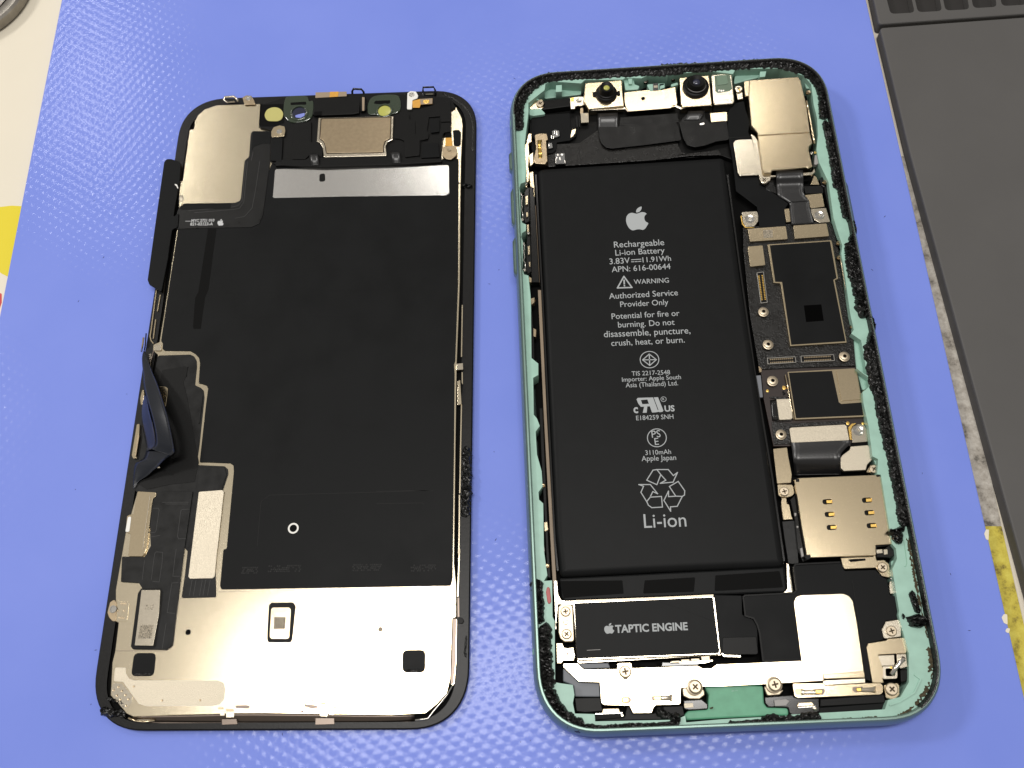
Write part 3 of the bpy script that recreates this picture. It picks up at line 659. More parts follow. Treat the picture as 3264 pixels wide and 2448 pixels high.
# lower left driver board, brackets, pads
brd = prism('driver_board', 'L4 700,985 1160,978 1060,1659 L5 828,180 800,430 745,850 690,890 395,885 P 430,1990 456,1880 L5 450,300 290,290 300,65 500,70 P 480,1740 L4 650,1250 690,1080 740,1020', PZ + .32, .3, 'flex_black', D, .25, .06)
for s_ in ('L4 690,1180 755,1180 765,1200 730,1440 715,1465 640,1465', 'L4 1120,1190 1035,1195 1020,1210 980,1510 995,1540 1080,1535', 'L4 650,1520 775,1500', 'L4 800,1110 1110,1110', 'L4 840,1130 1100,1130',
           'L5 590,40 575,150 560,270', 'L5 590,40 605,25 660,30 655,120 630,290 570,285', 'L5 810,240 750,240 770,60 780,0', 'L5 740,300 800,295', 'L5 740,305 700,560 770,570', 'L5 690,655 655,880', 'L5 480,270 500,100'):
    line('board_trace', s_, PZ + .32, .09, .03, 'trace_sheen_grey', brd)
prism('side_bracket', 'P 438,1566 L4 720,992 732,1015 715,1050 690,1070 680,1120 P 467,1745 L5 500,40 480,65 355,65 P 411,1748 L4 430,1485 370,1462 385,1272 415,1255 462,1248 480,1150', PZ + .5, .5, 'gold_metal', D, .3, .07)
line('bracket_ridge', 'L4 660,1030 640,1170 600,1450 575,1659', PZ + .5, .16, .1, 'pale_metal', D)
prism('white_tab', 'L4 405,1280 425,1275 435,1290 415,1445 400,1460 368,1455 368,1440 395,1290', PZ + .62, .4, 'white_tag', D, .3, .06)
prism('cable_bed', 'P 634,1490 716,1490 722,1512 706,1560 684,1750 L5 1130,405 1125,425 832,432 880,0 P 612,1700 624,1566', PZ + .2, .2, 'flex_black', D, .3, .05)
for dx in (0, 35, 90, 120, 160): line('cable_trace', 'L5 %d,270 %d,410' % (920 + dx, 895 + dx), PZ + .2, .1, .04, 'trace_sheen_grey', D)
prism('gold_pad', 'L4 1230,985 1505,965 1525,985 1450,1659 L5 1140,0 1118,240 1100,258 900,262 885,245', PZ + .34, .2, 'matte_metal', D, .35, .05)
prism('chip_well', 'L5 470,345 640,345 665,380 600,860 570,880 395,882 378,860 440,390', PZ + .36, .1, 'black_plastic', D, .4, .05)
chip = prism('driver_chip', 'L5 472,362 638,360 628,560 575,853 412,850 450,550', PZ + .75, .5, 'pale_metal', D, .08, .05)
prism('code_patch', 'L5 460,668 578,668 562,788 444,790', PZ + .765, .02, 'code_ink', chip, 0, 0)
text('2A', 'L5 530,535 540,485', PZ + .77, chip, 'code_ink', .0, 1.0); text('K2', 'L5 572,535 580,487', PZ + .77, chip, 'code_ink', .0, 1.0)
lug('L5 185,600 172,560 195,470 230,445 250,470 245,640 215,635', 'L5 222,530', 2.5, 'brass_metal', D, .3, .5)
prism('lug_plate', 'L5 250,460 350,458 365,480 345,630 325,640 245,640', PZ + .1, .12, 'plate_metal', D, .3, .03)
for s_ in ('300,480', '318,480', '335,481', '322,545', '282,605', '298,606', '316,607', '270,545'):
    lathe('weld_dot', un(*Q('L5 ' + s_)[0], PZ), [(.22, PZ + .05), (.22, PZ + .13), (.12, PZ + .12)], 'brass_metal', D, 10)

# lower plate details
line('plate_seam', 'L5 1150,378 1659,370 L6 0,367 700,357 1380,348 1425,360 1448,395 1445,600 1440,820 1460,850 1490,862 1625,864', PZ, .09, .012, 'dark_steel', plate)
line('plate_seam', 'L5 250,898 690,898 730,875 755,840 800,432 1130,425', PZ, .09, .012, 'dark_steel', plate)
prism('port_frame', 'L6 40,472 230,470 256,500 225,800 205,825 15,822 2,800 18,500', PZ + .12, .2, 'black_plastic', plate, .35, .06)
pc = prism('port_chip', 'L6 52,515 195,513 215,535 200,775 185,793 45,793 25,775 38,535', PZ + .22, .12, 'gold_metal', plate, .35, .04)
prism('code_patch', 'L6 66,600 168,600 160,705 62,705', PZ + .235, .02, 'code_ink', plate, 0, 0)
for s_, r_ in (('L5 884,733', .55), ('L6 1003,708', .5)):
    lathe('vent_hole', un(*Q(s_)[0], PZ), [(r_, PZ - .02), (r_, PZ + .02), (r_ * .9, PZ + .02)], 'void_black' if r_ > .52 else 'brown_film', plate, 20)
for s_ in ('L5 407,916 602,916 583,1121 380,1121', 'L6 1197,890 1400,888 1398,1090 1196,1090'):
    prism('sensor_window', s_, PZ + .03, .1, 'black_film', plate, 1.0, .03)
    x_ = Q(s_)[3]; y_ = Q(s_)[2]
    bead('window_glue', 'P %f,%f %f,%f' % (x_[0] + 12, x_[1] - 6, y_[0] - 6, y_[1] - 5), PZ + .04, .5, .25, 'adhesive', plate, seed=int(x_[0]))
prism('etched_patch', 'L5 240,1045 335,1045 335,1095 365,1145 410,1158 1140,1158 1195,1180 1212,1240 1200,1330 1160,1370 1100,1382 520,1385 450,1365 310,1170 230,1165', PZ + .015, .02, 'matte_metal', plate, .3, 0)
prism('corner_patch', 'L5 225,1180 300,1190 390,1290 390,1350 340,1408 300,1395 215,1290 205,1230', PZ + .03, .04, 'pale_metal', plate, .3, .01)
for s_ in ('272,1217', '228,1245', '302,1252', '258,1292', '332,1288', '288,1325', '360,1325', '340,1382', '405,1212', '655,1335', '990,1333', '442,822'):
    lathe('weld_dot', un(*Q('L5 ' + s_)[0], PZ), [(.24, PZ), (.22, PZ + .07), (.1, PZ + .05)], 'brass_metal', plate, 10)
for zn, pts_ in (('L5', ((1155, 1405), (1172, 1406), (1189, 1405))), ('L6', ((573, 1397), (592, 1395), (610, 1396), (362, 1330), (385, 1328), (405, 1332), (485, 1362), (500, 1360), (515, 1363)))):
    for x_, y_ in pts_:
        lathe('weld_dot', un(*Q('%s %f,%f' % (zn, x_, y_))[0], PZ), [(.2, PZ), (.2, PZ + .05), (.1, PZ + .03)], 'brass_metal', plate, 10)
for s_ in ('L5 1300,1378 1400,1375 1430,1385 1428,1402 1400,1408 1300,1400', 'L6 330,1365 400,1372 450,1380 452,1402 400,1408 330,1390', 'L6 295,1445 300,1428 325,1415 325,1440'):
    prism('slot', s_, PZ + .02, .05, 'dark_steel', plate, .2, 0)
for s_ in ('L5 1218,1430 1292,1432 1288,1486 1218,1486', 'L5 1166,1432 1208,1432 1205,1470 1165,1470', 'L6 472,1400 538,1398 536,1476 468,1474', 'L6 552,1420 592,1425 595,1465 550,1462'):
    prism('catch_tab', s_, PZ + .1, 1.0, 'pale_metal', D, .08, .06)
for s_ in ('L5 1215,1405 1292,1410 1292,1430 1220,1428', 'L6 475,1395 540,1398 538,1412 474,1410'):
    prism('tab_fold', s_, PZ + .14, .2, 'brass_metal', D, .05, .04)
for s_ in ('L5 1180,1500 1310,1495 1320,1545 1180,1550', 'L6 430,1490 595,1485 598,1545 428,1550', 'L6 310,1460 470,1460 470,1495 310,1490'):
    prism('flange_block', s_, 1.7, .8, 'dark_steel', D, .05, .05)
tube('corner_wire', [un(*Q('L6 ' + s_)[0], z_) for s_, z_ in (('1310,1508', 1.8), ('1370,1502', 1.8), ('1420,1495', 1.7), ('1470,1430', 1.7), ('1580,1300', 1.8), ('1640,1200', 1.8))], .2, 'steel', D, 6)
tube('corner_wire', [un(*Q('L5 ' + s_)[0], z_) for s_, z_ in (('360,1490', 1.7), ('420,1515', 1.7), ('500,1522', 1.7), ('590,1510', 1.7))], .22, 'gold_metal', D, 6)
for s_ in ('590,800', '545,800', '505,806', '515,842', '558,922'): lathe('splash', un(*Q('L1 ' + s_)[0], PZ), [(.12, PZ), (.08, PZ + .06), (.03, PZ + .08)], 'steel', plate, 8)
prism('glue_pad', 'L5 420,1490 580,1485 580,1515 440,1520', 1.6, .5, 'clear_glue', D, .2, .1)
prism('catch_knob', 'L6 1690,600 1725,608 1742,635 1725,660 1685,655', 1.75, .5, 'black_plastic', D, .3, .1)
prism('rim_wedge', 'L6 1640,612 1672,612 1665,1000 1645,1180 1620,1200 1632,900', 1.9, .9, 'dark_steel', D, .1, .06)
line('edge_rib', 'L6 1690,430 1692,600', 1.7, .35, .2, 'dark_steel', D)
for (x_, y_) in ((1660, 490), (1640, 445), (1620, 445), (1602, 445), (1605, 575), (1625, 573), (1640, 574)):
    lathe('weld_dot', un(*Q('L6 %f,%f' % (x_, y_))[0], PZ), [(.2, PZ), (.2, PZ + .05), (.1, PZ + .03)], 'brass_metal', plate, 10)
# ================================================================== housing half with battery and boards
H = thing('phone_housing', 'opened green phone housing with battery, circuit board and camera modules', 'phone housing', (HC[0], HC[1], 0))
RZ, LZ, FZ = 7.6, 6.5, 2.2      # rim, ledge and floor heights
loft('side_frame', [(hrr(4.0), .05), (hrr(1.6), .25), (hrr(.7), .9), (hrr(.2), 2.2), (hrr(0), 3.8), (hrr(.12), 5.4), (hrr(.45), 6.8), (hrr(.75), 7.4), (hrr(.95), RZ), (hrr(1.25), RZ), (hrr(1.4), RZ - .15), (hrr(1.5), LZ)], 'green_outer', H)
prism('back_panel', hrr(3.0), FZ, 1.9, 'void_black', H, 0, 0)
# ledge inside the rim, its inner outline as the cut-outs run
edge = ('S1 235,150 200,440 214,640 206,775 165,790 153,830 160,870 165,1090 180,1135 212,1150 210,1205 178,1225 170,1260 185,1300 180,1540 195,1590 233,1600 '
        'S2 150,60 153,100 156,400 192,430 192,490 165,505 168,700 185,720 200,760 178,790 185,910 210,1000 215,1080 193,1110 196,1150 218,1170 222,1420 240,1550 222,1580 '
        'R8 240,0 245,350 265,390 270,980 330,990 440,1005 455,1100 440,1180 460,1280 650,1285 655,1355 1430,1340 1520,1300 1530,1365 R7 0,1335 640,1300 660,1290 1570,1240 1600,1150 1720,1120 '
        '1800,980 1800,700 1700,330 R6 1405,1500 1340,1100 1385,1000 1375,900 1340,860 1310,690 1230,190 R5 1380,1200 1390,1040 1330,1010 1290,700 1235,450 1225,330 1300,270 1290,180 1160,80 '
        'R4 1250,1500 1190,1160 1095,1095 1120,1060 1085,900 1030,500 1000,330 1010,250 960,100 R3 1500,900 1440,480 1330,250 1300,100 R2 1870,1000 1860,800 1820,640 1790,400 1700,300 1430,215 1250,215 900,225 870,280 600,245 230,275 60,290 '
        'R1 1950,300 1720,290 1640,330 1450,325 1420,345 975,350 930,390 560,365 510,400 500,470 310,620')
ep = W2(edge, LZ)
lip = hrr(1.45)
V, Fc = prism_mesh(lip, LZ, .05, 0, [ep])
V2 = []; F2 = []
pc_ = list(reversed(ccw(ep))); nn = len(pc_)
b0 = len(V); V += [(q_[0], q_[1], LZ) for q_ in pc_] + [(q_[0], q_[1], FZ - .1) for q_ in pc_]
Fc += [(b0 + i, b0 + nn + i, b0 + nn + (i + 1) % nn, b0 + (i + 1) % nn) for i in range(nn)]
ledge = raw('ledge', V, Fc, 'green_inner', H)
# lower green shelves seen in the cut-outs
for z_, s_ in ((4.6, 'R4 1095,1100 1190,1150 1250,1500 1280,1580 R5 1300,270 1225,320 1160,80'), (5.4, 'R4 1020,230 1085,180 1060,60 1020,30 1000,250'), (5.0, 'R4 1110,1000 1180,930 1190,1090 1130,1080'), (5.2, 'R5 1330,1010 1390,1040 1420,1250 1520,1330 1480,1659 1410,1200'),
             (4.4, 'R6 1330,1020 1410,990 1440,1200 1490,1500 1420,1520 1330,1150'), (5.6, 'R6 1440,1480 1490,1440 1560,1470 1540,1510 1460,1540'), (4.2, 'R2 900,240 1120,225 1260,300 1080,345 1000,365 880,400'), (3.6, 'R1 510,420 940,380 930,520 500,570'),
             (5.0, 'R2 1700,320 1770,370 1790,450 1730,450'), (4.8, 'R2 1850,880 1950,890 1960,930 1900,1000 1860,1010'), (3.8, 'R3 1330,250 1380,260 1400,380 1370,420 1310,300'), (5.2, 'R3 1610,1000 1700,980 1700,1130 1640,1220 1600,1100'), (4.0, 'R3 1590,1120 1650,1220 1670,1330 1640,1390 1580,1330'),
             (5.3, 'R1 320,640 410,560 470,600 470,700 520,750 370,770 320,760'), (5.6, 'R1 1420,310 1540,300 1560,400 1620,420 1600,460 1450,470 1440,400'), (5.4, 'R1 1700,400 1910,385 1915,440 1870,450 1860,475 1740,480'), (5.4, 'R2 0,395 70,385 70,410 20,420 20,470 0,470'), (5.4, 'R2 140,400 220,375 230,405 150,430'),
             (4.6, 'R7 1700,1100 1790,1000 1850,900 1910,950 1850,1080 1740,1170 1600,1200'), (3.8, 'R8 255,1080 320,1000 440,1180 460,1290 640,1290 640,1360 480,1320 330,1200')):
    prism('shelf', s_, z_, z_ - FZ - .1, 'green_inner', H, .4, .12)
for z_, s_ in ((6.2, 'R1 635,410 705,405 705,485 632,490'), (6.3, 'R1 1480,310 1535,305 1530,395 1490,395'), (6.2, 'R2 1190,250 1265,245 1250,310 1185,315')):
    prism('rib', s_, z_, 3, 'green_inner', H, .1, .1)
prism('button_seat', 'S1 105,420 130,440 138,640 128,660 105,655', LZ + .03, .1, 'green_band', H, .2, .02)
line('corner_groove', 'R6 1440,790 1455,860 1480,1040 1470,1070 1455,1075', LZ, .12, .04, 'green_band', H)
line('corner_groove', 'R7 1850,905 1910,950 1850,1080 1700,1170 1610,1200', LZ, .25, .25, 'green_inner', H)
# antenna bands on the outer side and the side keys
def side_patch(name, y0, y1, side, out, zlo, zhi, m, rows=7):
    """strip hugging the curved side wall between two lengthwise positions (mm from centre)"""
    prof = [(.75, 7.4), (.45, 6.8), (.12, 5.4), (0, 3.8), (.2, 2.2), (.7, .9)]
    def ins(z):
        for (i1, z1), (i2, z2) in zip(prof, prof[1:]):
            if z2 <= z <= z1: return i1 + (i2 - i1) * (z1 - z) / (z1 - z2)
        return .75
    c, s = math.cos(HC[2]), math.sin(HC[2]); V = []; Fc = []; NY = 8
    for k in range(rows + 1):
        z = zlo + (zhi - zlo) * k / rows; ek = min(k, rows - k)
        for j in range(NY + 1):
            y = y0 + (y1 - y0) * j / NY; ej = min(j, NY - j); o_ = out if min(ek, ej) > 0 else -.15
            x = side * (75.7 / 2 - ins(z) + o_); V.append((HC[0] + c * x - s * y, HC[1] + s * x + c * y, z))
    for k in range(rows):
        for j in range(NY):
            b = k * (NY + 1) + j; Fc.append((b, b + 1, b + NY + 2, b + NY + 1))
    return raw(name, V, Fc, m, H, True)
def ly(s):
    x, y = Q(s)[0][:2]; p = un(x, y, 4.5); dx, dy = p[0] - HC[0], p[1] - HC[1]
    return -math.sin(HC[2]) * dx + math.cos(HC[2]) * dy
side_patch('antenna_band', ly('R1 100,940'), ly('R1 100,870'), -1, .03, .9, 7.3, 'green_band')
side_patch('antenna_band', ly('R8 40,730'), ly('R8 40,660'), -1, .03, .9, 7.3, 'green_band')
side_patch('antenna_band', ly('S6 400,1045'), ly('S6 400,1025'), 1, .03, .9, 7.3, 'green_band')
for a_, b_ in (('S1 50,690', 'S1 50,525'), ('S1 65,1185', 'S1 65,840'), ('S1 85,1625', 'S1 85,1270')):
    side_patch('side_button', ly(a_), ly(b_), -1, .55, 2.9, 5.4, 'green_outer')
side_patch('power_button', ly('R3 1790,1180'), ly('R3 1660,450'), 1, .5, 2.9, 5.6, 'green_outer')
# torn glue bead and stains on the ledge
for k_, (s_, w_, h_) in enumerate((
        ('R1 170,950 190,860 190,760 200,680 230,590 300,480 400,390 520,330 700,300', 2.3, .9),
        ('R1 560,320 800,300 1100,285 1500,260 1900,245 2150,225', 2.4, .6), ('R2 0,215 400,205 800,185 1000,170 1300,155 1500,180 1680,250', 2.4, .7),
        ('R2 1560,200 1700,260 1830,360 1900,500 1920,640 1930,760 1940,830', 1.7, .9), ('R2 1950,840 1990,1000 2040,1250 2060,1400 2100,1650', 1.5, .7),
        ('R3 1450,30 1510,250 1560,450 1610,700 1660,930', 1.6, .8), ('R3 1650,920 1710,960 1735,1050 1715,1130 1690,1200', 1.1, 1.0), ('R3 1690,1190 1700,1280 1720,1450 1750,1640', 2.4, 1.0),
        ('R4 1100,300 1130,430 1150,600 1190,750 1200,870 1260,940', 2.6, 1.0), ('R4 1240,930 1290,980 1300,1060 1280,1120 1260,1210', 1.1, 1.1), ('R4 1260,1190 1290,1350 1320,1550 1350,1659', 2.3, .8),
        ('R5 1320,0 1360,200 1410,420 1450,640 1500,850 1550,1050 1590,1250 1640,1500 1659,1640', 2.2, .8), ('R6 1350,60 1400,330 1440,560 1450,700', 2.1, .8), ('R6 1450,700 1400,730 1340,745 1290,740', 1.1, 1.2), ('R6 1370,740 1390,800 1380,860', 1.9, 1.0),
        ('R6 1520,1310 1550,1400 1590,1530', 1.1, .7), ('R7 1870,330 1880,400 1890,460', 3.2, 1.4), ('R7 1820,100 1860,220 1890,320', 1.1, .7), ('R7 1730,350 1760,345', 1.6, .8),
        ('R8 120,0 110,100 120,200 125,330 120,430', 1.6, .8), ('R8 120,450 165,500 160,650 170,800 190,950 200,1060', 2.7, .9), ('R8 200,1040 260,1180 350,1290 450,1370 560,1410', 2.2, .9), ('R8 540,1395 700,1420 1000,1405 1300,1395 1470,1370', 1.1, .4),
        ('R8 1380,1290 1430,1330 1470,1370', 1.8, .8), ('R7 60,1380 250,1375 400,1355', 1.1, .35), ('R7 380,1355 450,1330 520,1330 560,1350', 1.5, .5), ('R7 540,1350 750,1340 860,1310 960,1325', 1.6, .5), ('R8 1930,1385 2111,1380', 1.0, .3), ('S1 145,1350 152,1420', .7, .4), ('S2 170,1570 185,1620 180,1659', 2.0, .8))):
    bead('torn_glue', s_, LZ, w_ * 1.15, h_, 'adhesive', H, seed=20 + k_, across=10, jit=.22)
for k_, (s_, w_, h_) in enumerate((('S6 275,600 300,720 325,850', .5, .06), ('S6 330,870 350,960 372,1060', .45, .06), ('S6 378,1100 388,1160 380,1220', .8, .07), ('R7 2045,760 2035,850 2010,960', .5, .06), ('R7 2000,980 1930,1110 1860,1200', .8, .07), ('R7 1850,1210 1760,1275 1650,1320', .5, .06), ('R7 1000,1345 1150,1335 1300,1328', .3, .05), ('R7 1340,1322 1420,1316 1500,1310', .35, .05),
        ('S1 130,800 135,1000 145,1250 150,1600', .18, .05), ('S2 110,200 125,600 145,1000 155,1300', .18, .05), ('R7 1950,200 1985,420', .5, .06), ('R7 1960,300 2000,470 2020,600', .35, .05), ('R6 1530,900 1560,1200 1610,1450', .4, .05), ('R6 1500,800 1520,930', .6, .06))):
    bead('rust_stain', s_, LZ + .02, w_, h_, 'rust_residue', H, seed=70 + k_, across=6, jit=1.2)
bead('rust_stain', 'R8 1755,1225 1775,1228 1790,1215', 5.62, .5, .15, 'rust_residue', H, seed=90)
for s_ in ('S1 98,100 101,400 128,900 150,1600', ):
    pass
idx = list(range(50, 60)) + list(range(0, 30))
V = []
for off, zz in ((1.05, RZ + .02), (1.34, RZ + .01), (1.45, RZ - .15), (1.75, LZ + .06)):
    V += [(p_[0], p_[1], zz) for p_ in [hrr(off)[i] for i in idx]]
raw('lip_film', V, [(r_ * len(idx) + i, r_ * len(idx) + i + 1, (r_ + 1) * len(idx) + i + 1, (r_ + 1) * len(idx) + i) for r_ in range(3) for i in range(len(idx) - 1)], 'adhesive', H)
prism('liquid_indicator', 'R8 190,70 205,60 218,75 232,200 222,222 205,225 195,200 182,110', LZ + .2, .3, 'red_mark', H, .3, .1)

# ---------------------------------------------------------------- battery
BZ = 5.7
bp_ = 'P 1712,535 2300,498 2312,505 2362,880 2410,1180 2490,1700 2503,1790 2492,1806 2100,1822 1795,1838 1784,1828 1770,1700 1733,930'
bat = prism('battery', bp_, BZ, 3.4, 'battery_black', H, 1.6, 1.5)
for p_ in bat.data.polygons: p_.use_smooth = True
bat.data.set_sharp_from_angle(angle=R(60))
prism('battery_terminal_strip', 'P 1784,1842 2100,1826 2500,1806 2509,1880 2500,1888 2150,1902 1800,1916 1790,1905', 4.7, 2.4, 'battery_black', bat, .4, .35)
for s_ in ('P 1786,1852 1984,1850 1988,1892 1797,1906', 'P 2055,1850 2216,1840 2212,1886 2050,1892', 'P 2280,1834 2485,1820 2496,1872 2278,1884'):
    prism('strip_tape', s_, 4.74, .06, 'tape_black', bat, .25, .02)
line('battery_seam', 'P 2318,560 2358,860 2405,1190 2460,1520 2498,1790', BZ - 1.0, .35, .4, 'gloss_black', bat)
line('battery_seam', 'P 1708,560 1730,960 1768,1720 1778,1820', BZ - 1.0, .35, .4, 'gloss_black', bat)
TZ = BZ + .012
logo('S3 600,255', .3014, TZ, bat, 'white_ink')
for body, s_, k_ in (('Rechargeable', 'S3 357,562 888,535', 1), ('Li-ion Battery', 'S3 372,646 893,618', 1), ('3.83V', 'S3 310,738 525,725', 1), ('11.91Wh', 'S3 660,718 960,700', 1), ('APN: 616-00644', 'S3 333,822 955,787', 1), ('WARNING', 'S3 567,948 938,930', 1),
        ('Authorized Service', 'S3 305,1105 1033,1065', 1), ('Provider Only', 'S3 423,1190 932,1165', 1), ('Potential for fire or', 'S3 332,1318 1050,1282', 1), ('burning. Do not', 'S3 400,1407 998,1378', 1), ('disassemble, puncture,', 'S3 250,1510 1165,1468', 1), ('crush, heat, or burn.', 'S3 328,1602 1105,1565', 1),
        ('TIS 2217-2548', 'S4 425,305 742,293', 1), ('Importer: Apple South', 'S4 345,355 832,332', 1), ('Asia (Thailand) Ltd.', 'S4 375,402 808,383', 1), ('E184259 SNH', 'S4 462,673 770,660', 1), ('PS', 'S4 592,817 665,811', 1), ('E', 'S4 617,877 650,874', 1), ('3110mAh', 'S4 538,960 750,950', 1), ('Apple Japan', 'S4 507,1010 792,1000', 1), ('Li-ion', 'S4 528,1562 878,1550', 1)):
    text(body, s_, TZ, bat, 'white_ink', .002, 1.05 * k_)
text('c', 'S4 440,612 478,611', TZ, bat, 'white_ink', .03, 1.15); text('US', 'S4 697,600 780,597', TZ, bat, 'white_ink', .03, 1.0); text('R', 'S4 679,508 695,507', TZ, bat, 'white_ink', .01, 1.0)
def stroke(s, w, closed=False, nm='symbol'):
    q_ = Q(s); P = [Vector(un(p[0], p[1], TZ)) for p in q_]
    if closed: P.append(P[0].copy())
    V = []; Fc = []
    for a, b in zip(P, P[1:]):
        d = (b - a).normalized(); u = Vector((-d.y, d.x, 0)) * w / 2; e_ = d * w * .4; k = len(V)
        V += [tuple(a - e_ - u), tuple(b + e_ - u), tuple(b + e_ + u), tuple(a - e_ + u)]; Fc.append((k, k + 1, k + 2, k + 3))
        for v in range(k, k + 4): V[v] = (V[v][0], V[v][1], TZ + .0015 * (len(Fc) % 7))
    return V, Fc
def strokes(nm, items):
    V = []; Fc = []
    for s_, w_, cl in items:
        v, f = stroke(s_, w_, cl); b = len(V); V += v; Fc += [tuple(i + b for i in q_) for q_ in f]
    return raw(nm, V, Fc, 'white_ink', bat)
def ringpts(zn, cx, cy, rx, ry, n=40): return zn + ' ' + ' '.join('%f,%f' % (cx + rx * math.cos(2 * math.pi * i / n), cy + ry * math.sin(2 * math.pi * i / n)) for i in range(n))
strokes('dc_symbol', [('S3 540,690 640,684', .18, False), ('S3 540,712 566,711', .18, False), ('S3 578,710 602,709', .18, False), ('S3 614,708 640,706', .18, False)])
strokes('warning_triangle', [('S3 460,866 392,988 545,983', .3, True), ('S3 462,905 464,945', .32, False), ('S3 465,962 466,967', .32, False)])
strokes('standards_mark', [(ringpts('S4', 571, 172, 77, 68), .17, True), ('S4 569,126 628,172 573,220 514,174', .2, True), ('S4 569,126 573,220', .22, False), ('S4 514,174 628,172', .2, False)])
strokes('safety_mark', [(ringpts('S4', 632, 818, 78, 74), .17, True)])
strokes('registered_ring', [(ringpts('S4', 687, 499, 22, 20, 20), .1, True)])
strokes('recycling_symbol', [('S4 548,1168 600,1085 632,1080 664,1122 632,1205', .2, True), ('S4 632,1080 726,1080 768,1130 802,1104 766,1184 660,1194 706,1168 664,1122', .2, False), ('S4 735,1220 808,1178 862,1255 860,1290 842,1302 788,1300', .2, True), ('S4 842,1302 800,1384 744,1388 746,1425 690,1335 728,1258 728,1304 788,1300', .2, False),
    ('S4 548,1345 500,1268 522,1218 482,1204 578,1204 638,1280 598,1262', .2, False), ('S4 598,1262 575,1310 548,1345', .2, False), ('S4 578,1308 670,1302 678,1390 590,1395 562,1375 548,1345', .2, False)])
V = []; Fc = []
for s_ in ('S4 462,492 486,486 612,484 655,566 640,484 642,483 688,596 676,604 610,608 566,500 560,500 578,538 588,610 552,612 545,570 535,568 516,612 512,560 480,540', ):
    pass
for s_ in ('S4 464,500 474,488 562,485 568,500 500,506 512,540 580,536 590,556 500,562 478,535', 'S4 548,486 576,485 618,608 592,609', 'S4 515,611 527,560 553,558 548,610', 'S4 576,485 600,484 640,590 660,588 662,600 618,608', 'S4 606,484 641,482 686,594 676,604 652,606'):
    q_ = [un(a, c2, TZ + .001 * len(Fc)) for a, c2 in Q(s_)]; b0 = len(V); V += q_; Fc.append(tuple(range(b0, b0 + len(q_))))
raw('component_mark', V, Fc, 'white_ink', bat)

# ---------------------------------------------------------------- left side rail and key mechanisms
prism('battery_rail', 'S2 190,40 207,40 237,700 292,1655 272,1655 222,720', 4.2, 1.8, 'brown_film', H, .05, .06)
prism('battery_rail', 'S1 288,975 298,980 333,1659 316,1659', 4.3, 1.8, 'brown_film', H, .05, .06)
prism('rail_bracket', 'S1 240,695 275,680 285,815 290,905 275,905 262,815 250,815', 4.6, 1.5, 'gold_metal', H, .1, .06)
prism('black_rail', 'S2 197,665 215,665 247,1400 258,1565 240,1560 207,900', 4.9, 2.4, 'black_plastic', H, .1, .1)
for z_, s_ in ((5.4, 'S1 232,350 260,345 262,420 235,430 240,520 232,640 242,690 235,770 218,780 205,640 192,465 215,430'), (4.9, 'S1 235,540 275,510 278,610 250,640'), (5.2, 'S1 205,780 218,775 222,820 208,825'), (5.3, 'S1 205,900 230,890 230,970 208,980'), (5.2, 'S1 210,1045 230,1035 230,1080 215,1085'),
            (5.1, 'S1 218,1150 238,1145 240,1225 222,1230'), (5.3, 'S1 225,1340 246,1335 248,1410 228,1420'), (5.2, 'S1 233,1480 252,1475 252,1520 238,1525'), (5.0, 'S1 235,1605 260,1620 262,1659 240,1659')):
    prism('key_bracket', s_, z_, 1.5, 'gold_metal', H, .15, .08)
for z_, s_ in ((4.8, 'S1 205,830 240,820 245,1120 200,1140 190,1090 195,880'), (4.8, 'S1 222,1250 250,1240 262,1560 225,1590 210,1540 215,1300'), (4.6, 'S1 240,820 285,820 330,1659 262,1659')):
    prism('key_block', s_, z_, 2.2, 'gloss_black', H, .2, .15)
for s_ in ('S1 165,885 180,900 172,960 178,1000 168,1020 182,1050 185,1090', 'S1 185,1320 200,1330 192,1390 200,1440 188,1470 205,1490 206,1540'):
    tube('key_spring', [un(a, c2, 5.6) for a, c2 in Q(s_)], .16, 'steel', H, 6)
for s_, z_ in (('S1 205,690', 5.6), ('S1 212,790', 5.4), ('S1 180,1105', 5.6), ('S1 232,1225', 5.4), ('S1 200,1550', 5.6), ('S1 187,1318', 5.6), ('S1 165,880', 5.6)): rivet(s_, z_, H, .38)
for z_, s_, m_ in ((5.6, 'S2 150,85 172,80 172,105 155,120', 'gold_metal'), (5.0, 'S2 150,170 160,150 170,300 172,410 158,400 150,250', 'black_plastic'), (5.2, 'S2 165,240 182,250 180,290 165,285', 'brass_metal'), (5.8, 'S2 193,1165 205,1168 214,1250 198,1255', 'white_tag'), (5.8, 'S2 202,1330 215,1330 226,1425 206,1415', 'white_tag'),
             (5.0, 'S2 205,1270 218,1268 220,1320 204,1310', 'chip_green'), (5.2, 'S2 222,1270 240,1265 245,1310 225,1320', 'gold_metal')):
    prism('side_component', s_, z_, 2.0, m_, H, .1, .08)
for s_ in ('S2 183,465', 'S2 218,1075', 'S2 240,1500', 'S2 165,95'): rivet(s_, 5.0, H, .5, 'brass_metal')

# ---------------------------------------------------------------- top: front cameras and sensor strip
prism('top_floor', 'R1 320,760 800,700 1000,690 R2 900,620 1000,600 1080,1000 900,1300 750,1240 R1 400,1370 330,1100', 3.6, 1.3, 'black_plastic', H, .2, .1)
prism('black_bar', 'R1 470,592 800,556 805,655 480,698', 5.4, 2, 'black_plastic', H, .15, .15)
lugp = prism('screw_plate', 'R1 325,660 390,590 470,580 510,640 470,690 330,690', 5.4, .5, 'gold_metal', H, .3, .06); screw('R1 448,622', 5.8, H, .95)
sf = prism('side_flex', 'R1 345,800 400,765 800,738 810,940 870,915 885,960 870,1010 800,1058 645,1082 640,1170 600,1205 530,1212 440,1100 340,1000', 4.6, .9, 'black_film', H, .4, .08)
prism('flex_window', 'R1 820,940 870,920 860,970 835,1010 805,1030', 4.66, .1, 'gold_metal', sf, .2, .02)
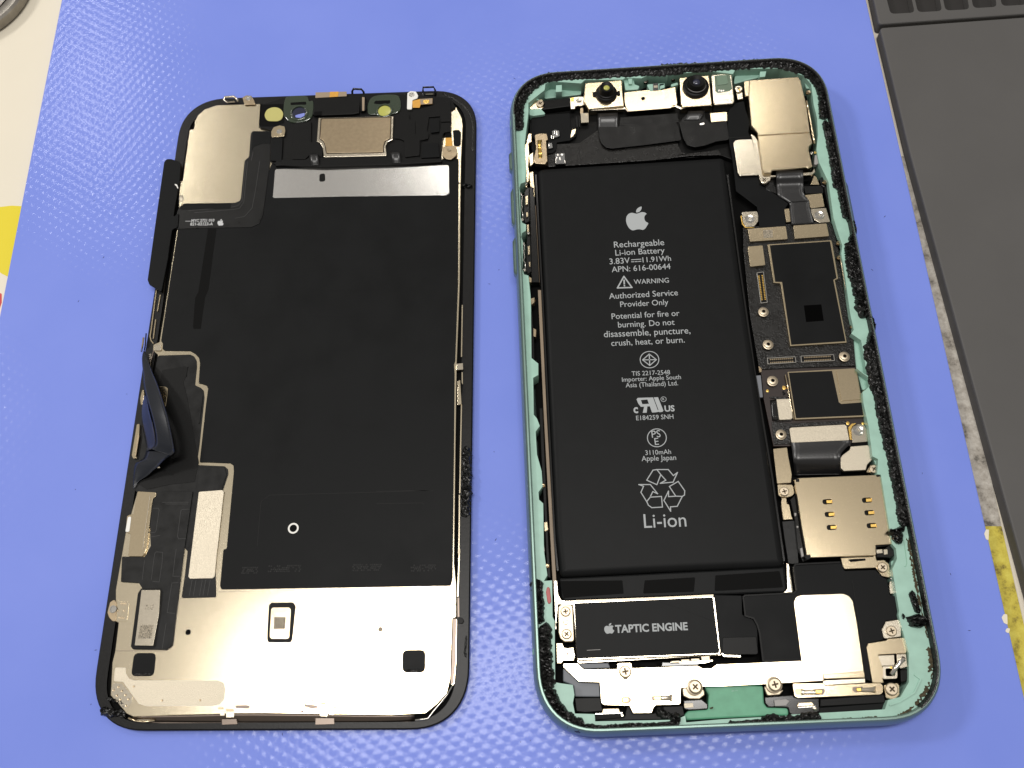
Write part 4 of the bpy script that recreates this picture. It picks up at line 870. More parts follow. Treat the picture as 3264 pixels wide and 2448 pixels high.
for s_, m_ in (('R1 585,950 625,930 675,945 680,1010 640,1025 590,1020', 'gloss_black'), ('R1 540,1085 590,1085 600,1150 545,1160', 'gloss_black'), ('R1 620,1215 740,1208 748,1335 625,1340', 'gloss_black')):
    prism('component', s_, 5.0, .8, m_, sf, .1, .1)
for s_ in ('R1 612,950 622,948 625,985 615,987', 'R1 637,950 648,950 652,1000 640,1000', 'R1 575,1000 585,998 590,1040 580,1040', 'R1 600,1010 612,1010 610,1040 600,1040', 'R1 650,1218 662,1215 665,1240 652,1240', 'R1 695,1216 720,1216 718,1235 697,1235', 'R1 672,1260 685,1255 690,1290 678,1290', 'R1 640,1250 655,1260 645,1275 635,1270', 'R1 548,1100 558,1105 556,1130 546,1130', 'R1 628,1270 634,1270 638,1325 630,1325', 'R1 735,1290 742,1290 746,1325 738,1325'):
    prism('solder_joint', s_, 5.06, .1, 'steel', sf, .05, .02)
prism('contact_bracket', 'R1 395,988 440,978 500,975 530,985 542,1050 520,1060 537,1300 510,1338 392,1330 370,1290 400,1150 385,1010', 5.6, 1.4, 'brass_metal', H, .3, .12)
ribbon('contact_spring', [('R1', 415, 1060, 5.7, 470, 1050, 5.7), ('R1', 420, 1110, 6.3, 460, 1105, 6.3), ('R1', 422, 1150, 6.0, 462, 1145, 6.0), ('R1', 428, 1215, 6.4, 472, 1210, 6.4), ('R1', 432, 1270, 5.6, 470, 1265, 5.6)], 'gold', H, .1, 5, 3)
prism('flex_clip', 'R1 925,740 1018,735 1020,845 930,850', 5.0, .4, 'matte_metal', H, .05, .05)
prism('flex_strap', 'R1 920,680 955,675 955,740 920,745', 5.0, .4, 'brass_metal', H, .05, .05)
for s_ in ('R1 870,780 885,780 890,900 878,905', 'R1 905,770 915,770 918,895 908,898'): prism('flex_fold', s_, 4.9, .6, 'flex_black', H, .05, .05)
prism('flex_base', 'R1 640,1100 910,1090 1130,930 1170,1110 1260,1170 2060,1080 2110,1190 2200,1230 R2 0,1250 700,1170 740,1230 R1 2212,1240 1800,1290 1100,1335 540,1370 540,1240', 4.2, .6, 'resin_black', H, .3, .1)
line('flex_seam', 'R1 905,1130 925,1310', 4.2, .15, .08, 'flex_black', H)
brk = prism('camera_bracket', 'R1 1440,495 1730,465 1745,480 1860,470 2035,432 2060,620 2050,650 1975,680 1490,718 1460,680 1440,600', 5.7, .3, 'gold_metal', H, .1, .06)
lathe('bracket_hole', un(*Q('R1 1658,567')[0], 5.7), [(.5, 5.69), (.5, 5.72), (.4, 5.72)], 'void_black', brk, 16)
prism('bracket_mark', 'R1 1868,535 1905,532 1908,560 1870,563', 5.72, .04, 'pale_metal', brk, .1, .01)
c1 = prism('front_camera_box', 'R1 978,385 1410,348 1418,480 1436,640 1430,652 1015,690 955,600', 6.3, 2.4, 'gold_metal', H, .15, .2)
prism('camera_skirt', 'R1 1010,690 1430,655 1460,690 1490,715 1480,725 1450,690 1020,708', 5.7, .6, 'pale_metal', c1, .05, .05)
c2_ = prism('front_camera_box', 'R2 245,322 590,292 625,625 618,645 278,668 262,640', 6.3, 2.4, 'gold_metal', H, .15, .2)
prism('camera_skirt', 'R2 140,650 185,640 250,665 622,640 625,655 260,690 200,665', 5.7, .6, 'pale_metal', c2_, .05, .05)
def camlens(s, z0, r, h, m, par, glint):
    c = un(*Q(s)[0][:2], z0)
    lathe('lens_barrel', c, [(r, z0), (r, z0 + .5), (r * .92, z0 + .7), (r * .85, z0 + .75), (r * .82, z0 + 1.1), (r * .72, z0 + 1.2), (r * .66, z0 + h - .4), (r * .58, z0 + h), (r * .5, z0 + h), (r * .28, z0 + h - .45)], 'black_plastic', par, 36)
    lathe('lens_glass', c, [(r * .29, z0 + h - .46), (r * .24, z0 + h - .3), (r * .12, z0 + h - .2), (r * .02, z0 + h - .17)], m, par, 20)
    return c
camlens('R1 1225,515', 6.3, 2.55, 2.7, 'lens_yellow', c1, 0)
for s_ in ('R1 1065,490 1110,485 1115,535 1070,530', 'R1 1350,485 1385,470 1390,515 1355,520'): prism('barrel_tab', s_, 6.7, .4, 'black_plastic', c1, .1, .08)
camlens('R2 432,435', 6.3, 3.1, 2.3, 'lens_blue', c2_, 0)
tube('lens_trim', [tuple(Vector(un(*Q('R2 440,400')[0], 7.4)) + Vector((2.3 * math.cos(R(a)), 2.3 * math.sin(R(a)), 0))) for a in range(200, 345, 8)], .09, 'grey_plastic', c2_, 5)
mat('green_mirror', (0.13, 0.20, 0.14), 0.3, 0, 0.4)
dp = prism('dot_projector', 'R2 618,295 640,283 845,268 860,285 890,600 872,625 660,640 640,620', 6.2, 2.4, 'pale_metal', H, .3, .25)
prism('projector_well', 'R2 655,300 835,290 862,450 830,480 690,505 665,480', 6.22, .1, 'chip_green', dp, .2, 0)
prism('projector_window', 'R2 680,295 795,288 815,385 790,400 690,410', 6.35, .2, 'green_mirror', dp, .1, .06)
for x_ in (700, 725, 750): prism('projector_pin', 'R2 %d,465 %d,463 %d,485 %d,487' % (x_, x_ + 16, x_ + 16, x_), 6.3, .1, 'steel', dp, .02, .02)
prism('projector_mirror', 'R2 665,545 865,525 870,570 672,590', 6.25, .1, 'steel', dp, .15, .02)
prism('bracket_lug', 'R1 800,562 870,548 960,545 965,640 935,650 862,655 858,688 808,690', 5.5, .5, 'pale_metal', H, .1, .06)
prism('gold_pad', 'R1 808,560 842,556 846,598 810,602', 5.54, .05, 'gold', H, .02, .01); rivet('R1 905,590', 5.55, H, .65)
screw('R2 938,450', 6.1, H, .95, .5, 'pale_metal'); prism('screw_post', 'R2 910,500 985,490 990,570 930,580', 5.6, 1.0, 'pale_metal', H, .1, .1)
prism('gold_pad', 'R2 935,455 955,452 957,475 940,478', 6.15, .05, 'gold', H, .05, .01)
prism('sensor_chip', 'R1 1775,388 1835,382 1838,470 1775,475', 5.7, 1.5, 'gloss_black', H, .1, .1)
prism('sensor_pad', 'R1 1782,415 1830,412 1830,438 1785,440', 5.75, .1, 'matte_metal', H, .05, .02)
for s_ in ('R1 1685,350', 'R1 2010,320'): screw(s_, 4.6, H, .75, None, 'dark_steel')
ribbon('camera_flex', [('R1', 1125, 742, 5.0, 1360, 735, 5.0), ('R1', 1125, 790, 5.3, 1365, 785, 5.3), ('R1', 1128, 850, 5.0, 1362, 845, 5.0), ('R1', 1130, 930, 4.7, 1365, 920, 4.7)], 'flex_gloss', H, .15, 6, 6)
prism('camera_flex', 'R1 1130,900 1362,900 1390,880 1700,860 2050,845 2075,900 2110,1055 1700,1110 1290,1155 1220,1140 1170,1095 1145,1030', 4.85, .15, 'flex_black', H, .5, .06)
prism('camera_flex', 'R1 1390,790 2060,740 2080,845 1380,880', 4.6, .15, 'flex_black', H, .1, .05)
prism('projector_flex', 'R2 240,850 330,745 495,730 540,725 545,800 600,850 800,830 830,1050 680,1070 540,1120 420,1138 330,1110 285,1030', 5.2, .2, 'flex_black', H, .6, .08)
ribbon('projector_flex', [('R2', 345, 715, 5.4, 545, 708, 5.4), ('R2', 330, 760, 5.7, 525, 755, 5.7), ('R2', 300, 820, 5.3, 490, 815, 5.3)], 'flex_gloss', H, .12, 5, 5)
prism('flex_pad', 'R2 603,738 800,725 806,830 615,843', 5.35, .25, 'gold_metal', H, .08, .06)
prism('flex_contact', 'R2 480,860 535,850 535,872 482,880', 5.25, .05, 'steel', H, .02, .01)
prism('dark_gap', 'R2 640,650 880,625 900,640 810,715 640,720', 4.9, 1, 'void_black', H, .1, .05)
line('flex_edge', 'R1 2045,860 2030,950 2040,1060', 4.86, .15, .06, 'flex_black', H)

# ---------------------------------------------------------------- rear camera cover
cz = 7.0
cov = prism('rear_camera_cover', 'R2 1062,350 1640,310 1668,355 1735,640 1778,963 1168,1000 1155,965 1090,890 1086,860 1072,700 1055,540', cz, 3.0, 'gold_metal', H, .2, .2)
prism('cover_tab', 'R2 1000,368 1066,352 1060,535 1020,535 1010,500', cz - .4, 1.0, 'gold_metal', cov, .1, .1)
prism('cover_lower', 'R2 1166,1003 1777,966 1806,1090 1768,1128 1762,1165 1808,1365 1745,1390 1740,1375 1700,1378 1330,1413 1325,1440 1240,1440 1225,1410', cz - .12, 2.8, 'gold_metal', cov, .2, .2)
prism('cover_bracket', 'R2 1078,975 1130,1010 1165,1060 1232,1440 1300,1445 1330,1470 1800,1430 1830,1380 1840,1430 1800,1465 1320,1490 1310,1530 1250,1570 1190,1545 1180,1480 1095,1040', 6.0, .8, 'pale_metal', cov, .2, .12)
prism('cover_wing', 'R2 876,1090 900,1060 940,1050 1095,1045 1182,1465 955,1476 930,1445', 5.9, .4, 'pale_metal', cov, .4, .08)
screw('R2 1240,1522', 6.4, H, .98, .6, 'pale_metal')
tube('antenna_rod', [un(*Q('R2 ' + s_)[0], 6.0) for s_ in ('1735,600', '1760,720', '1790,880', '1815,1020', '1830,1100')], .28, 'gold_metal', H, 8)
prism('rod_clip', 'R2 1835,1230 1880,1225 1888,1325 1850,1345 1825,1340', 5.9, 1.0, 'grey_plastic', H, .15, .12)
prism('gold_pad', 'R2 1825,1190 1862,1185 1864,1210 1828,1213', 5.9, .3, 'gold', H, .05, .03); rivet('R2 1795,1210', 5.8, H, .4)
rivet('R2 1755,495', 5.8, H, .6, 'brass_metal')
bf = prism('camera_flex_sheet', 'R2 808,740 835,690 910,620 1000,595 1020,700 1075,850 1050,960 1085,1035 R3 390,160 380,400 610,405 640,510 720,570 850,640 970,735 925,800 940,1000 630,1012 618,860 600,770 430,640 355,585 330,350 290,60 R2 840,1180 815,960', 5.15, .25, 'black_film', H, .3, .08)
line('sheet_fold', 'R2 815,1030 1060,1022', 5.16, .15, .06, 'flex_black', bf)
prism('dark_gap', 'R3 610,480 700,420 830,430 840,620 760,590 660,540', 4.9, .2, 'gloss_black', H, .2, .03)
ribbon('rolled_flex', [('R3', 825, 355, 6.2, 1140, 335, 6.2), ('R3', 827, 390, 6.5, 1143, 370, 6.5), ('R3', 828, 440, 6.3, 1145, 425, 6.3), ('R3', 830, 500, 5.6, 1145, 490, 5.6), ('R3', 832, 560, 5.4, 1148, 545, 5.4), ('R3', 850, 640, 5.4, 1155, 620, 5.4), ('R3', 975, 725, 5.35, 1215, 705, 5.35), ('R3', 985, 800, 5.35, 1225, 790, 5.35), ('R3', 1005, 985, 5.35, 1270, 965, 5.35)], 'flex_gloss', H, .15, 6, 6)
line('sheet_fold', 'R3 975,718 1215,700', 5.38, .2, .06, 'flex_black', H)
for z_, s_ in ((4.8, 'R3 1232,510 1270,400 1300,420 1335,510'), (5.0, 'R3 1165,632 1365,612 1395,768 1235,790 1190,700'), (5.1, 'R3 918,797 980,790 1000,945 945,952')): prism('ground_plate', s_, z_, .6, 'gold_metal', H, .05, .06)
prism('dark_gap', 'R3 1150,530 1380,520 1380,610 1170,615', 4.6, .3, 'flex_black', H, .1, .03)
for s_, c_ in (('R3 420,832 600,822 616,870 615,940 570,1002 465,1005 440,960', 'R3 515,915'), ('R3 1232,795 1412,782 1462,948 1340,957 1275,925 1245,860', 'R3 1335,870')):
    prism('board_lug', s_, 5.3, .4, 'pale_metal', H, .25, .08); rivet(c_, 5.35, H, 1.1)
prism('lug_trim', 'R3 405,880 420,870 435,960 470,1010 570,1012 560,1018 460,1018 425,975', 5.25, .2, 'gold', H, .05, .03)

# ---------------------------------------------------------------- logic board
lb = prism('logic_board', 'R4 55,70 200,60 890,10 985,210 1050,600 1120,1150 1142,1408 700,1420 250,1440 205,1400 120,900 60,300', 4.9, .8, 'resin_black', H, .2, .12)
prism('board_edge', 'R4 130,870 160,960 225,1380 240,1460 215,1470 200,1380 150,980', 4.6, .6, 'brass_metal', lb, .05, .05)
lb2 = prism('lower_board', 'R5 150,95 600,70 1160,62 1260,640 1275,900 285,905 180,400', 4.6, .8, 'board_brown', H, .2, .1)
for s_ in ('R5 265,650 300,640 460,660 1050,630 1055,670 450,705 470,880 290,885', 'R5 225,385 290,375 470,385 480,620 470,640 300,640 320,410', ): prism('resin', s_, 4.8, .3, 'resin_black', lb2, .2, .1)
sh1 = [prism('shield_can', s_, 5.5, .8, 'gold_metal', lb, .3, .08) for s_ in ('R3 490,1028 940,996 962,1150 518,1180', 'R3 1026,990 1420,965 1450,1115 1046,1146', 'R3 490,1238 668,1222 700,1455 522,1475')]
prism('code_patch', 'R3 672,1045 780,1040 788,1130 680,1138', 5.515, .02, 'code_ink', lb, 0, 0)
prism('shield_frame', 'R4 290,238 905,196 915,230 972,568 940,580 1055,1183 510,1216 415,612 350,608', 5.5, .9, 'gold_metal', lb, .2, .08)
stk = prism('shield_sticker', 'R4 314,246 892,208 955,560 924,578 1040,1168 520,1202 432,598 366,596', 5.56, .07, 'black_film', lb, .1, .02)
line('sticker_step', 'R4 432,590 700,575 930,572', 5.56, .12, .01, 'black_film', lb)
prism('code_patch', 'R4 640,825 808,815 832,972 662,985', 5.575, .02, 'code_dark', lb, 0, 0)
def bconn(s, z, par, rows, seed=0):
    """board to board connector: metal shell, black well, two rows of pins"""
    q_ = W2(s, z); p4 = [Vector(v) for v in q_]
    inn_ = roundp(inset(ccw(q_), .16), .1)
    V, Fc = prism_mesh(roundp(ccw(q_), .2), z, .8, .05, [inn_]); raw('connector_shell', V, Fc, 'steel', par)
    prism('connector_well', inn_, z - .25, .3, 'black_plastic', par, 0, 0)
    a, b, c, d = p4; V = []; Fc = []
    for k in range(rows):
        f = .12 + .76 * k / (rows - 1)
        for g0, g1 in ((.16, .36), (.64, .84)):
            for fa in (f - .22 / rows, f + .22 / rows): pass
            P = []
            for ff, gg in ((f - .25 / rows, g0), (f + .25 / rows, g0), (f + .25 / rows, g1), (f - .25 / rows, g1)):
                u = a.lerp(b, ff); w = d.lerp(c, ff); v = u.lerp(w, gg); P.append((v.x, v.y))
            bb = len(V); V += [(x, y, z - .1) for x, y in P] + [(x, y, z - .26) for x, y in P]
            Fc += [(bb, bb + 1, bb + 2, bb + 3)] + [(bb + i, bb + (i + 1) % 4, bb + 4 + (i + 1) % 4, bb + 4 + i) for i in range(4)]
    o = raw('connector_pins', V, Fc, 'brass_metal' if rows != 15 else 'gold', par); o['kind'] = 'stuff'
bconn('R4 255,498 293,798 225,806 185,508', 5.5, lb, 15)
bconn('R4 285,1328 560,1314 570,1375 292,1392', 5.4, lb, 12)
bconn('R4 608,1308 930,1294 940,1358 614,1374', 5.4, lb, 16)
for s_ in ('R4 255,880', 'R4 300,1195', 'R4 1035,1310'): standoff(s_, 6.0, lb, 1.02)
standoff('R4 343,1545', 5.7, lb2, 1.05)
prism('shield_frame', 'R5 432,116 910,90 1140,78 1168,110 1247,592 512,622', 5.4, .8, 'gold_metal', lb2, .2, .08)
prism('shield_sticker', 'R5 446,126 903,106 975,438 1000,456 1214,440 1234,575 522,606', 5.46, .07, 'black_film', lb2, .1, .02)
prism('shield_window', 'R5 946,98 1128,84 1160,112 1210,408 1002,424', 5.55, .14, 'gold_metal', lb2, .15, .05)
tube('shield_rail', [un(*Q('R5 ' + s_)[0], 5.2) for s_ in ('408,148', '440,300', '475,500', '500,620')], .13, 'gold_metal', lb2, 6)
for s_, r_ in (('R5 396,285', .42), ('R5 220,317', .3), ('R5 1070,660', .35), ('R5 1230,663', .3)): lathe('test_pad', un(*Q(s_)[0], 4.62), [(r_, 4.6), (r_, 4.65), (r_ * .8, 4.66)], 'gold', lb2, 14)
for s_ in ('R5 380,320 395,318 398,335 385,338', 'R5 400,335 412,333 414,348 402,350', 'R5 385,345 398,343 400,358 388,360'): prism('component', s_, 4.9, .3, 'black_plastic', lb2, .02, .03)
prism('shield_can', 'R5 315,405 455,400 468,415 487,605 470,620 345,625', 5.3, .8, 'matte_metal', lb2, .2, .08)
ribbon('battery_flex', [('R5', 232, 420, 3.6, 255, 635, 3.6), ('R5', 245, 418, 4.6, 268, 635, 4.6), ('R5', 280, 412, 5.0, 300, 632, 5.0), ('R5', 318, 408, 5.0, 335, 628, 5.0)], 'gloss_black', lb2, .12, 5, 5)
prism('battery_tab', 'R5 82,158 150,152 172,385 115,388', 4.9, .6, 'slate_tab', H, .1, .06)
cvr = prism('connector_cover', 'R5 470,705 1040,672 1058,690 1088,840 475,867 452,720', 5.5, .6, 'matte_metal', lb2, .25, .08)
standoff('R5 368,775', 5.6, lb2, 1.0)
prism('lug_trim', 'R5 1075,705 1110,665 1170,655 1120,690 1100,730 1112,840 1090,830', 5.0, .3, 'gold', lb2, .1, .04)
prism('board_lug', 'R5 1105,730 1130,690 1180,668 1240,675 1275,730 1286,855 1118,868', 5.2, .5, 'pale_metal', lb2, .25, .1); rivet('R5 1180,735', 5.25, lb2, 1.15)
ribbon('lower_flex', [('R5', 468, 860, 5.45, 1085, 838, 5.45), ('R5', 478, 920, 5.5, 1090, 880, 5.5), ('R5', 488, 1000, 5.6, 1000, 980, 5.6), ('R5', 495, 1060, 5.4, 995, 1050, 5.4), ('R5', 500, 1130, 4.4, 995, 1130, 4.4), ('R5', 502, 1210, 3.4, 1000, 1200, 3.4)], 'flex_gloss', H, .2, 6, 8)
prism('ground_plate', 'R5 1100,906 1285,890 1310,930 1328,1045 1275,1100 1262,1155 1030,1166 998,1135 990,1030 1010,1000 1090,940', 5.2, .8, 'matte_metal', H, .25, .1)
prism('dark_gap', 'R5 1100,870 1290,860 1292,890 1105,905', 4.8, .5, 'void_black', H, .05, 0)
prism('fixing_bar', 'R5 280,930 428,915 440,1000 478,1200 470,1290 322,1300', 5.2, .8, 'gold_metal', H, .2, .1)
prism('fixing_lug', 'R5 325,1305 475,1308 505,1330 510,1400 480,1430 430,1445 360,1440 335,1420', 4.8, .6, 'gold_metal', H, .25, .1); screw('R5 400,1380', 5.2, H, .95)
prism('fixing_lug', 'R5 1260,1180 1310,1100 1380,1095 1400,1150 1380,1190', 4.9, .8, 'gold_metal', H, .25, .1); screw('R5 1350,1142', 5.3, H, .9)
prism('fixing_strip', 'R5 372,1450 420,1450 425,1510 450,1520 P 2525,1655 2497,1657 2490,1600', 4.3, .6, 'gold_metal', H, .1, .06)

# ---------------------------------------------------------------- card reader
def slot(cx, cy, w=96, h=50, dx=4):
    return roundp(W2('R6 %f,%f %f,%f %f,%f %f,%f' % (cx - w / 2 - dx, cy - h / 2 + 3, cx + w / 2 - dx, cy - h / 2 - 2, cx + w / 2 + dx, cy + h / 2 - 3, cx - w / 2 + dx, cy + h / 2 + 2), 6.0), .5, 5)
SL = [(717, 450), (738, 572), (757, 697), (1097, 435), (1120, 556), (1142, 680)]
sim = prism('card_reader', 'R6 396,240 440,222 1228,190 1250,290 1320,690 1352,840 1335,858 1180,868 1184,965 522,990 470,700 430,420', 6.0, .6, 'gold_metal', H, .15, .1, [slot(*s_) for s_ in SL])
prism('reader_base', 'R6 400,260 1230,200 1345,850 1185,960 530,985', 5.2, 1.5, 'black_plastic', sim, .1, 0)
for x_, y_ in SL: prism('card_contact', 'R6 %f,%f %f,%f %f,%f %f,%f' % (x_ - 12, y_ - 16, x_ + 45, y_ - 19, x_ + 48, y_ + 14, x_ - 8, y_ + 17), 5.85, .3, 'gold', sim, .1, .08)
for s_ in ('R6 410,232 445,228 448,258 416,262', 'R6 1185,195 1225,192 1230,208 1190,212', 'R6 495,965 550,955 560,990 520,1010'): prism('reader_corner', s_, 6.04, .4, 'black_plastic', sim, .05, .05)
comb = prism('reader_rail', 'R6 360,430 420,370 460,380 475,440 440,500 470,700 520,710 525,790 490,820 510,960 550,960 555,1000 480,1030 430,900 400,600', 4.7, 1.5, 'gloss_black', H, .1, .12)
for s_ in ('R6 440,395 465,392 470,440 448,445', 'R6 488,722 512,720 518,770 495,775', 'R6 400,555 420,560 415,590 402,585', 'R6 420,680 440,685 435,705 424,700', 'R6 455,900 475,890 490,970 470,985'): prism('rail_catch', s_, 5.2, .5, 'grey_plastic', comb, .05, .08)
prism('reader_latch', 'R6 1182,880 1310,865 1370,905 1380,960 1330,985 1190,985', 5.2, 1, 'gloss_black', H, .15, .15)
for s_ in ('R6 1185,910 1245,905 1248,945 1190,948', 'R6 1255,908 1295,905 1298,955 1260,960'): prism('latch_plate', s_, 5.5, .5, 'pale_metal', H, .05, .06)
prism('reader_foot', 'R6 845,990 1180,965 1190,1015 1260,1010 1310,1050 1320,1110 1350,1150 1310,1180 1240,1165 1180,1085 880,1098 860,1060', 4.9, .8, 'gold_metal', H, .2, .1); screw('R6 1250,1080', 5.4, H, .98)
prism('dark_gap', 'R6 915,1005 1080,995 1085,1015 940,1030', 4.95, .1, 'void_black', H, .1, 0)
prism('foot_clip', 'R6 1315,1215 1370,1200 1385,1330 1320,1338 1310,1260', 5.2, .8, 'pale_metal', H, .15, .1)
tube('side_spring', [un(*Q('R6 ' + s_)[0], 5.2) for s_ in ('1330,1135', '1360,1140', '1375,1170', '1350,1200', '1320,1190')], .2, 'steel', H, 6)
prism('side_rail', 'R6 270,480 330,470 385,620 290,625', 4.2, .6, 'gold_metal', H, .05, .06)
prism('center_rail', 'R6 320,1040 345,1040 390,1320 P 2440,1895 2400,1892 R6 330,1290', 3.4, .8, 'pale_metal', H, .1, .08)
prism('rail_tape', 'R6 280,640 400,630 430,900 440,1040 380,1050 340,1040 310,850', 4.0, .6, 'flex_black', H, .2, .06)

# ---------------------------------------------------------------- right side springs and key parts
for z_, s_, m_ in ((5.6, 'R3 1425,402 1462,392 1512,748 1486,756', 'pale_metal'), (5.4, 'R3 1502,800 1535,795 1550,900 1518,905', 'pale_metal'), (5.4, 'R3 1522,1025 1560,1015 1592,1215 1570,1225', 'pale_metal'), (5.4, 'R4 1032,498 1065,490 1100,605 1062,620', 'brown_film'), (5.4, 'R4 1085,745 1118,738 1136,870 1108,878', 'brown_film'), (5.2, 'R4 1060,670 1105,665 1112,700 1065,705', 'pale_metal'),
             (5.2, 'R5 1310,515 1360,500 1366,530 1318,545', 'gold_metal'), (5.2, 'R5 1335,595 1382,588 1402,725 1358,735', 'brown_film'), (5.0, 'R3 1335,440 1380,410 1410,470 1400,540 1360,520', 'gloss_black')):
    prism('side_component', s_, z_, 2.5, m_, H, .1, .1)
prism('side_strip', 'R3 1380,430 1425,400 1520,770 1560,1000 1610,1230 1560,1330 1520,1150 1470,900 1400,600', 4.9, 2.2, 'gloss_black', H, .2, .15)
prism('side_strip', 'R4 985,330 1010,330 1060,600 1130,900 1130,1080 1090,1090 1020,700', 4.4, 1.8, 'gloss_black', H, .2, .15)
for s_ in ('R4 985,345 1010,470 1040,650 1070,830 1108,1020', 'R5 1245,310 1280,480 1310,650 1345,850 1362,970'): tube('antenna_spring', [un(*p, 5.5) for p in Q(s_)], .2, 'brass_metal', H, 6)
for s_ in ('R4 975,225', 'R4 980,365', 'R4 1108,1030', 'R5 1248,335', 'R5 1362,960', 'R3 1400,480'): rivet(s_, 5.6, H, .55, 'brass_metal')
for s_ in ('R3 1535,620 1560,680 1545,700', 'R3 1590,930 1610,960 1600,1000 1640,1010', 'R3 1600,1040 1640,1020 1645,1060 1600,1080'): tube('loose_wire', [un(*p, 6.2) for p in Q(s_)], .18, 'gloss_black', H, 6)

# ---------------------------------------------------------------- haptic motor
tp = prism('haptic_motor', 'R8 440,215 460,205 1780,150 1805,165 1862,690 1845,712 500,770 482,755', 5.6, 3.0, 'pale_metal', H, .25, .12)
tl = prism('motor_label', 'R8 455,220 1785,160 1850,690 1835,700 490,752 478,740', 5.65, .1, 'battery_black', tp, .25, .02)
text('TAPTIC ENGINE', 'R8 850,503 1547,475', 5.665, tp, 'white_ink', .03, 1.05)
logo('R8 790,462', .3316 * .41, 5.665, tp, 'white_ink')
line('label_scratch', 'R8 1240,195 1500,280 1790,392', 5.65, .12, .012, 'black_film', tp)
line('label_scratch', 'R8 575,672 705,665', 5.65, .08, .012, 'grey_plastic', tp)
line('motor_crimp', 'R8 470,200 900,185 1400,165 1790,145', 5.2, .35, .1, 'screw_metal', tp)
prism('motor_bracket', 'R8 300,255 330,225 440,235 455,590 360,592 320,560 300,500', 5.6, 1.2, 'screw_metal', tp, .6, .15)
screw('R8 370,298', 6.0, H, .95); screw('R8 380,515', 6.0, H, .95)
lathe('bracket_pin', un(*Q('R8 372,405')[0], 5.6), [(.42, 5.5), (.42, 5.8), (.3, 5.9)], 'pale_metal', tp, 16)
prism('motor_foot', 'R8 280,600 340,600 360,650 450,640 460,770 350,775 330,800 285,800', 5.2, 1.5, 'gold_metal', tp, .15, .15)
prism('motor_foot', 'R8 330,660 355,645 445,660 462,715 450,772 350,772', 5.7, .6, 'pale_metal', tp, .15, .1); 
prism('foot_cross', 'R8 383,680 398,680 398,697 412,697 412,710 398,710 398,730 383,730 383,710 367,710 367,697 383,697', 5.72, .03, 'dark_steel', tp, 0, 0)
prism('motor_flange', 'R8 255,0 290,0 300,130 330,190 1100,180 1780,140 1840,145 1870,560 1850,700 1880,720 500,800 480,780 440,240 300,230 275,500', 4.4, 1.6, 'pale_metal', H, .2, .1)
for k_, s_ in enumerate(('R8 1385,775 1460,770 1465,790 1390,795', 'R8 1480,760 1560,757 1562,780 1482,784', 'R8 1575,752 1655,748 1660,772 1578,778', 'R8 1670,730 1755,725 1760,765 1680,772')): prism('motor_contact', s_, 5.4, .4, 'screw_metal', tp, .05, .06)
prism('contact_bar', 'R8 1375,785 1785,762 1788,778 1700,800 1380,795', 5.1, .5, 'pale_metal', tp, .05, .06)
mf = prism('motor_flex', 'R7 -130,140 195,145 200,330 300,370 345,440 R7 350,705 330,712 20,712 -10,690 -120,560', 5.0, .6, 'black_film', H, .3, .08)
prism('flex_flap', 'R7 10,548 335,540 352,700 335,712 25,712 5,690', 5.15, .3, 'black_plastic', mf, .3, .08)
line('flap_edge', 'R7 5,700 25,725 180,730', 4.9, .3, .1, 'pale_metal', H)

# ---------------------------------------------------------------- loudspeaker and bottom parts
sp = prism('loudspeaker', 'R6 408,1062 840,1040 860,1060 880,1115 1180,1105 1240,1170 1290,1195 1320,1350 1380,1360 1412,1565 R7 1718,372 1580,390 1540,460 1560,570 1395,610 1440,980 1370,940 780,775 400,775 365,500 340,430 300,370 232,342 212,165 225,150 700,128 738,85 R6 425,1300 395,1090', 5.5, 2.4, 'black_film', H, .3, .1)
line('speaker_rim', 'R7 770,772 400,778 365,500 345,430 310,365 228,340 208,160 225,146 700,122 725,90 R6 418,1280 392,1080 410,1052 840,1032', 5.52, .3, .08, 'black_plastic', sp)
line('speaker_step', 'R7 1255,0 1285,180 1350,580', 5.52, .12, .06, 'black_plastic', sp)
prism('speaker_plate', 'R7 693,210 715,160 760,142 1170,127 1225,150 1262,200 1300,400 1372,900 1376,935 985,945 970,900 780,870', 5.66, .2, 'plate_metal', sp, .5, .08)
bar = prism('cross_bracket', 'R8 345,800 485,795 545,855 870,850 1060,840 1640,820 1690,845 1770,845 1825,805 2111,795 R7 770,770 780,860 975,890 985,965 400,1000 0,1022 R8 1700,1022 1480,1032 1478,1180 1462,1195 1240,1200 1215,1225 1200,1275 1020,1278 985,1205 745,1200 712,1175 698,980 500,975 350,835', 5.9, .3, 'plate_metal', H, .25, .08)
line('bracket_step', 'R8 1190,1040 1215,1055 1470,1035', 5.9, .12, .02, 'brass_metal', bar)
prism('bracket_lip', 'R7 970,900 1372,872 1380,935 985,948', 6.1, .5, 'gold_metal', bar, .1, .12)
prism('bracket_foot', 'R7 975,960 1380,940 1384,985 1000,1008 975,990', 5.5, .5, 'pale_metal', bar, .1, .08)
prism('contact_plate', 'R7 680,990 975,985 1000,1010 1380,988 1530,985 1556,1020 1550,1080 1525,1098 735,1132 700,1115', 5.6, .4, 'gold_metal', H, .3, .08)
